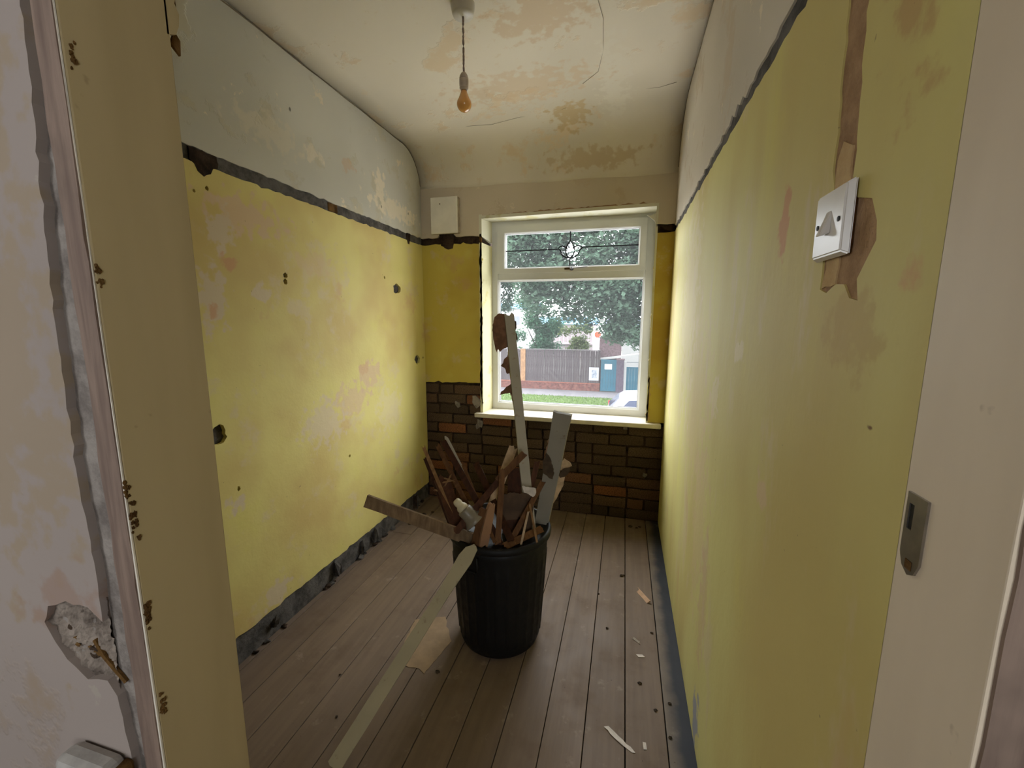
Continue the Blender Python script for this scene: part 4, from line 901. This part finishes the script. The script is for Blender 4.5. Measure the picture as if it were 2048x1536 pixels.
tree('tall_tree', (-9.6, 31, G), ([(0, 0, 0), (.05, 0, 4), (0, 0, 9)], .2), [([(0, 0, 4), (.9, -.1, 6.6)], .08)], cl, 900, .2, leaf_mat('hazy_leaf', (.032, .056, .042), (.042, .085, .05)), 'tall pale green tree farthest left beyond the fence', 34)

# white car parked on the street
car = empty('hatchback_car', (1.55, 15.9, G - .03)); tag(car, 'white hatchback car parked below the window', 'car')
M_car = simple('white_car_paint', (.5, .5, .52), .25, .02, 2, .01, .5); M_carg = simple('dark_car_glass', (.035, .04, .06), .08, .05, 2, .01, .6)
def loft(secs, mat, name, parent, smooth=True):
    bm = bmesh.new(); rows = [[bm.verts.new(p) for p in s] for s in secs]
    for a, b in zip(rows, rows[1:]):
        for k in range(len(a)): bm.faces.new((a[k], a[(k + 1) % len(a)], b[(k + 1) % len(b)], b[k]))
    bm.faces.new(rows[0]); bm.faces.new(rows[-1]); return obj(name, bm, mat, parent, smooth)
side = [(-2.04, .35), (-2.08, .62), (-2.02, .95), (-1.9, 1.0), (-1.62, 1.36), (-1.45, 1.46), (-.9, 1.50), (-.1, 1.49), (.35, 1.40), (1.05, 1.02), (1.75, .88), (2.02, .70), (2.06, .40), (1.9, .25), (-1.85, .25)]
secs = []
for y, kx, top in ((-.86, .97, .0), (-.80, .995, .02), (-.62, 1.0, .05), (0, 1.0, .065), (.62, 1.0, .05), (.80, .995, .02), (.86, .97, .0)):
    s = []
    for x, z in side:
        yy = y * (1 - .16 * max(0, (z - .95)) / .55); s.append((x * kx, yy, z - (.0 if z < .9 else (.065 - top) * .6)))
    secs.append(s)
loft(secs, M_car, 'body', car)
for s in (-1, 1):
    w = [(-1.52, 1.06), (-1.30, 1.30), (-.55, 1.38), (-.05, 1.37), (.30, 1.30), (.80, 1.04)]
    bm = bmesh.new(); f = [bm.verts.new((x, s * (.86 * (1 - .16 * max(0, z - .95) / .55) + .004 - .0), z)) for x, z in w]; g = [bm.verts.new((x, s * .70, z)) for x, z in w]
    bm.faces.new(f); bm.faces.new(g[::-1])
    for i in range(6): bm.faces.new((f[i], f[(i + 1) % 6], g[(i + 1) % 6], g[i]))
    obj('side_window', bm, M_carg, car)
    bm = bmesh.new(); box(bm, -2.06, -1.70, s * .84 - .05, s * .84 + .03, .82, .98, bev=.02); obj('tail_lamp', bm, simple('red_lamp', (.25, .01, .015), .25, .1), car)
bm = bmesh.new(); f = [bm.verts.new(p) for p in [(-1.99, -.60, 1.0), (-1.99, .60, 1.0), (-1.63, .56, 1.36), (-1.63, -.56, 1.36)]]; g = [bm.verts.new(v.co + Vector((.06, 0, -.03))) for v in f]
bm.faces.new(f); bm.faces.new(g[::-1])
for i in range(4): bm.faces.new((f[i], f[(i + 1) % 4], g[(i + 1) % 4], g[i]))
for v in bm.verts: v.co.x -= .015
obj('rear_window', bm, M_carg, car)
for x in (-1.25, 1.30):
    for s in (-1, 1):
        bm = bmesh.new(); lathe(bm, [(.0005, -.09), (.20, -.09), (.30, -.085), (.31, -.05), (.31, .05), (.30, .085), (.20, .09), (.0005, .09)], 24); o = obj('wheel', bm, M_blackplastic, car); o.location = (x, s * .78, .31); o.rotation_euler = (math.radians(90), 0, 0)
        bm = bmesh.new(); lathe(bm, [(.0005, -.10), (.18, -.10), (.19, -.092), (.0005, -.09)], 18); obj('hubcap', bm, M_chrome, o)
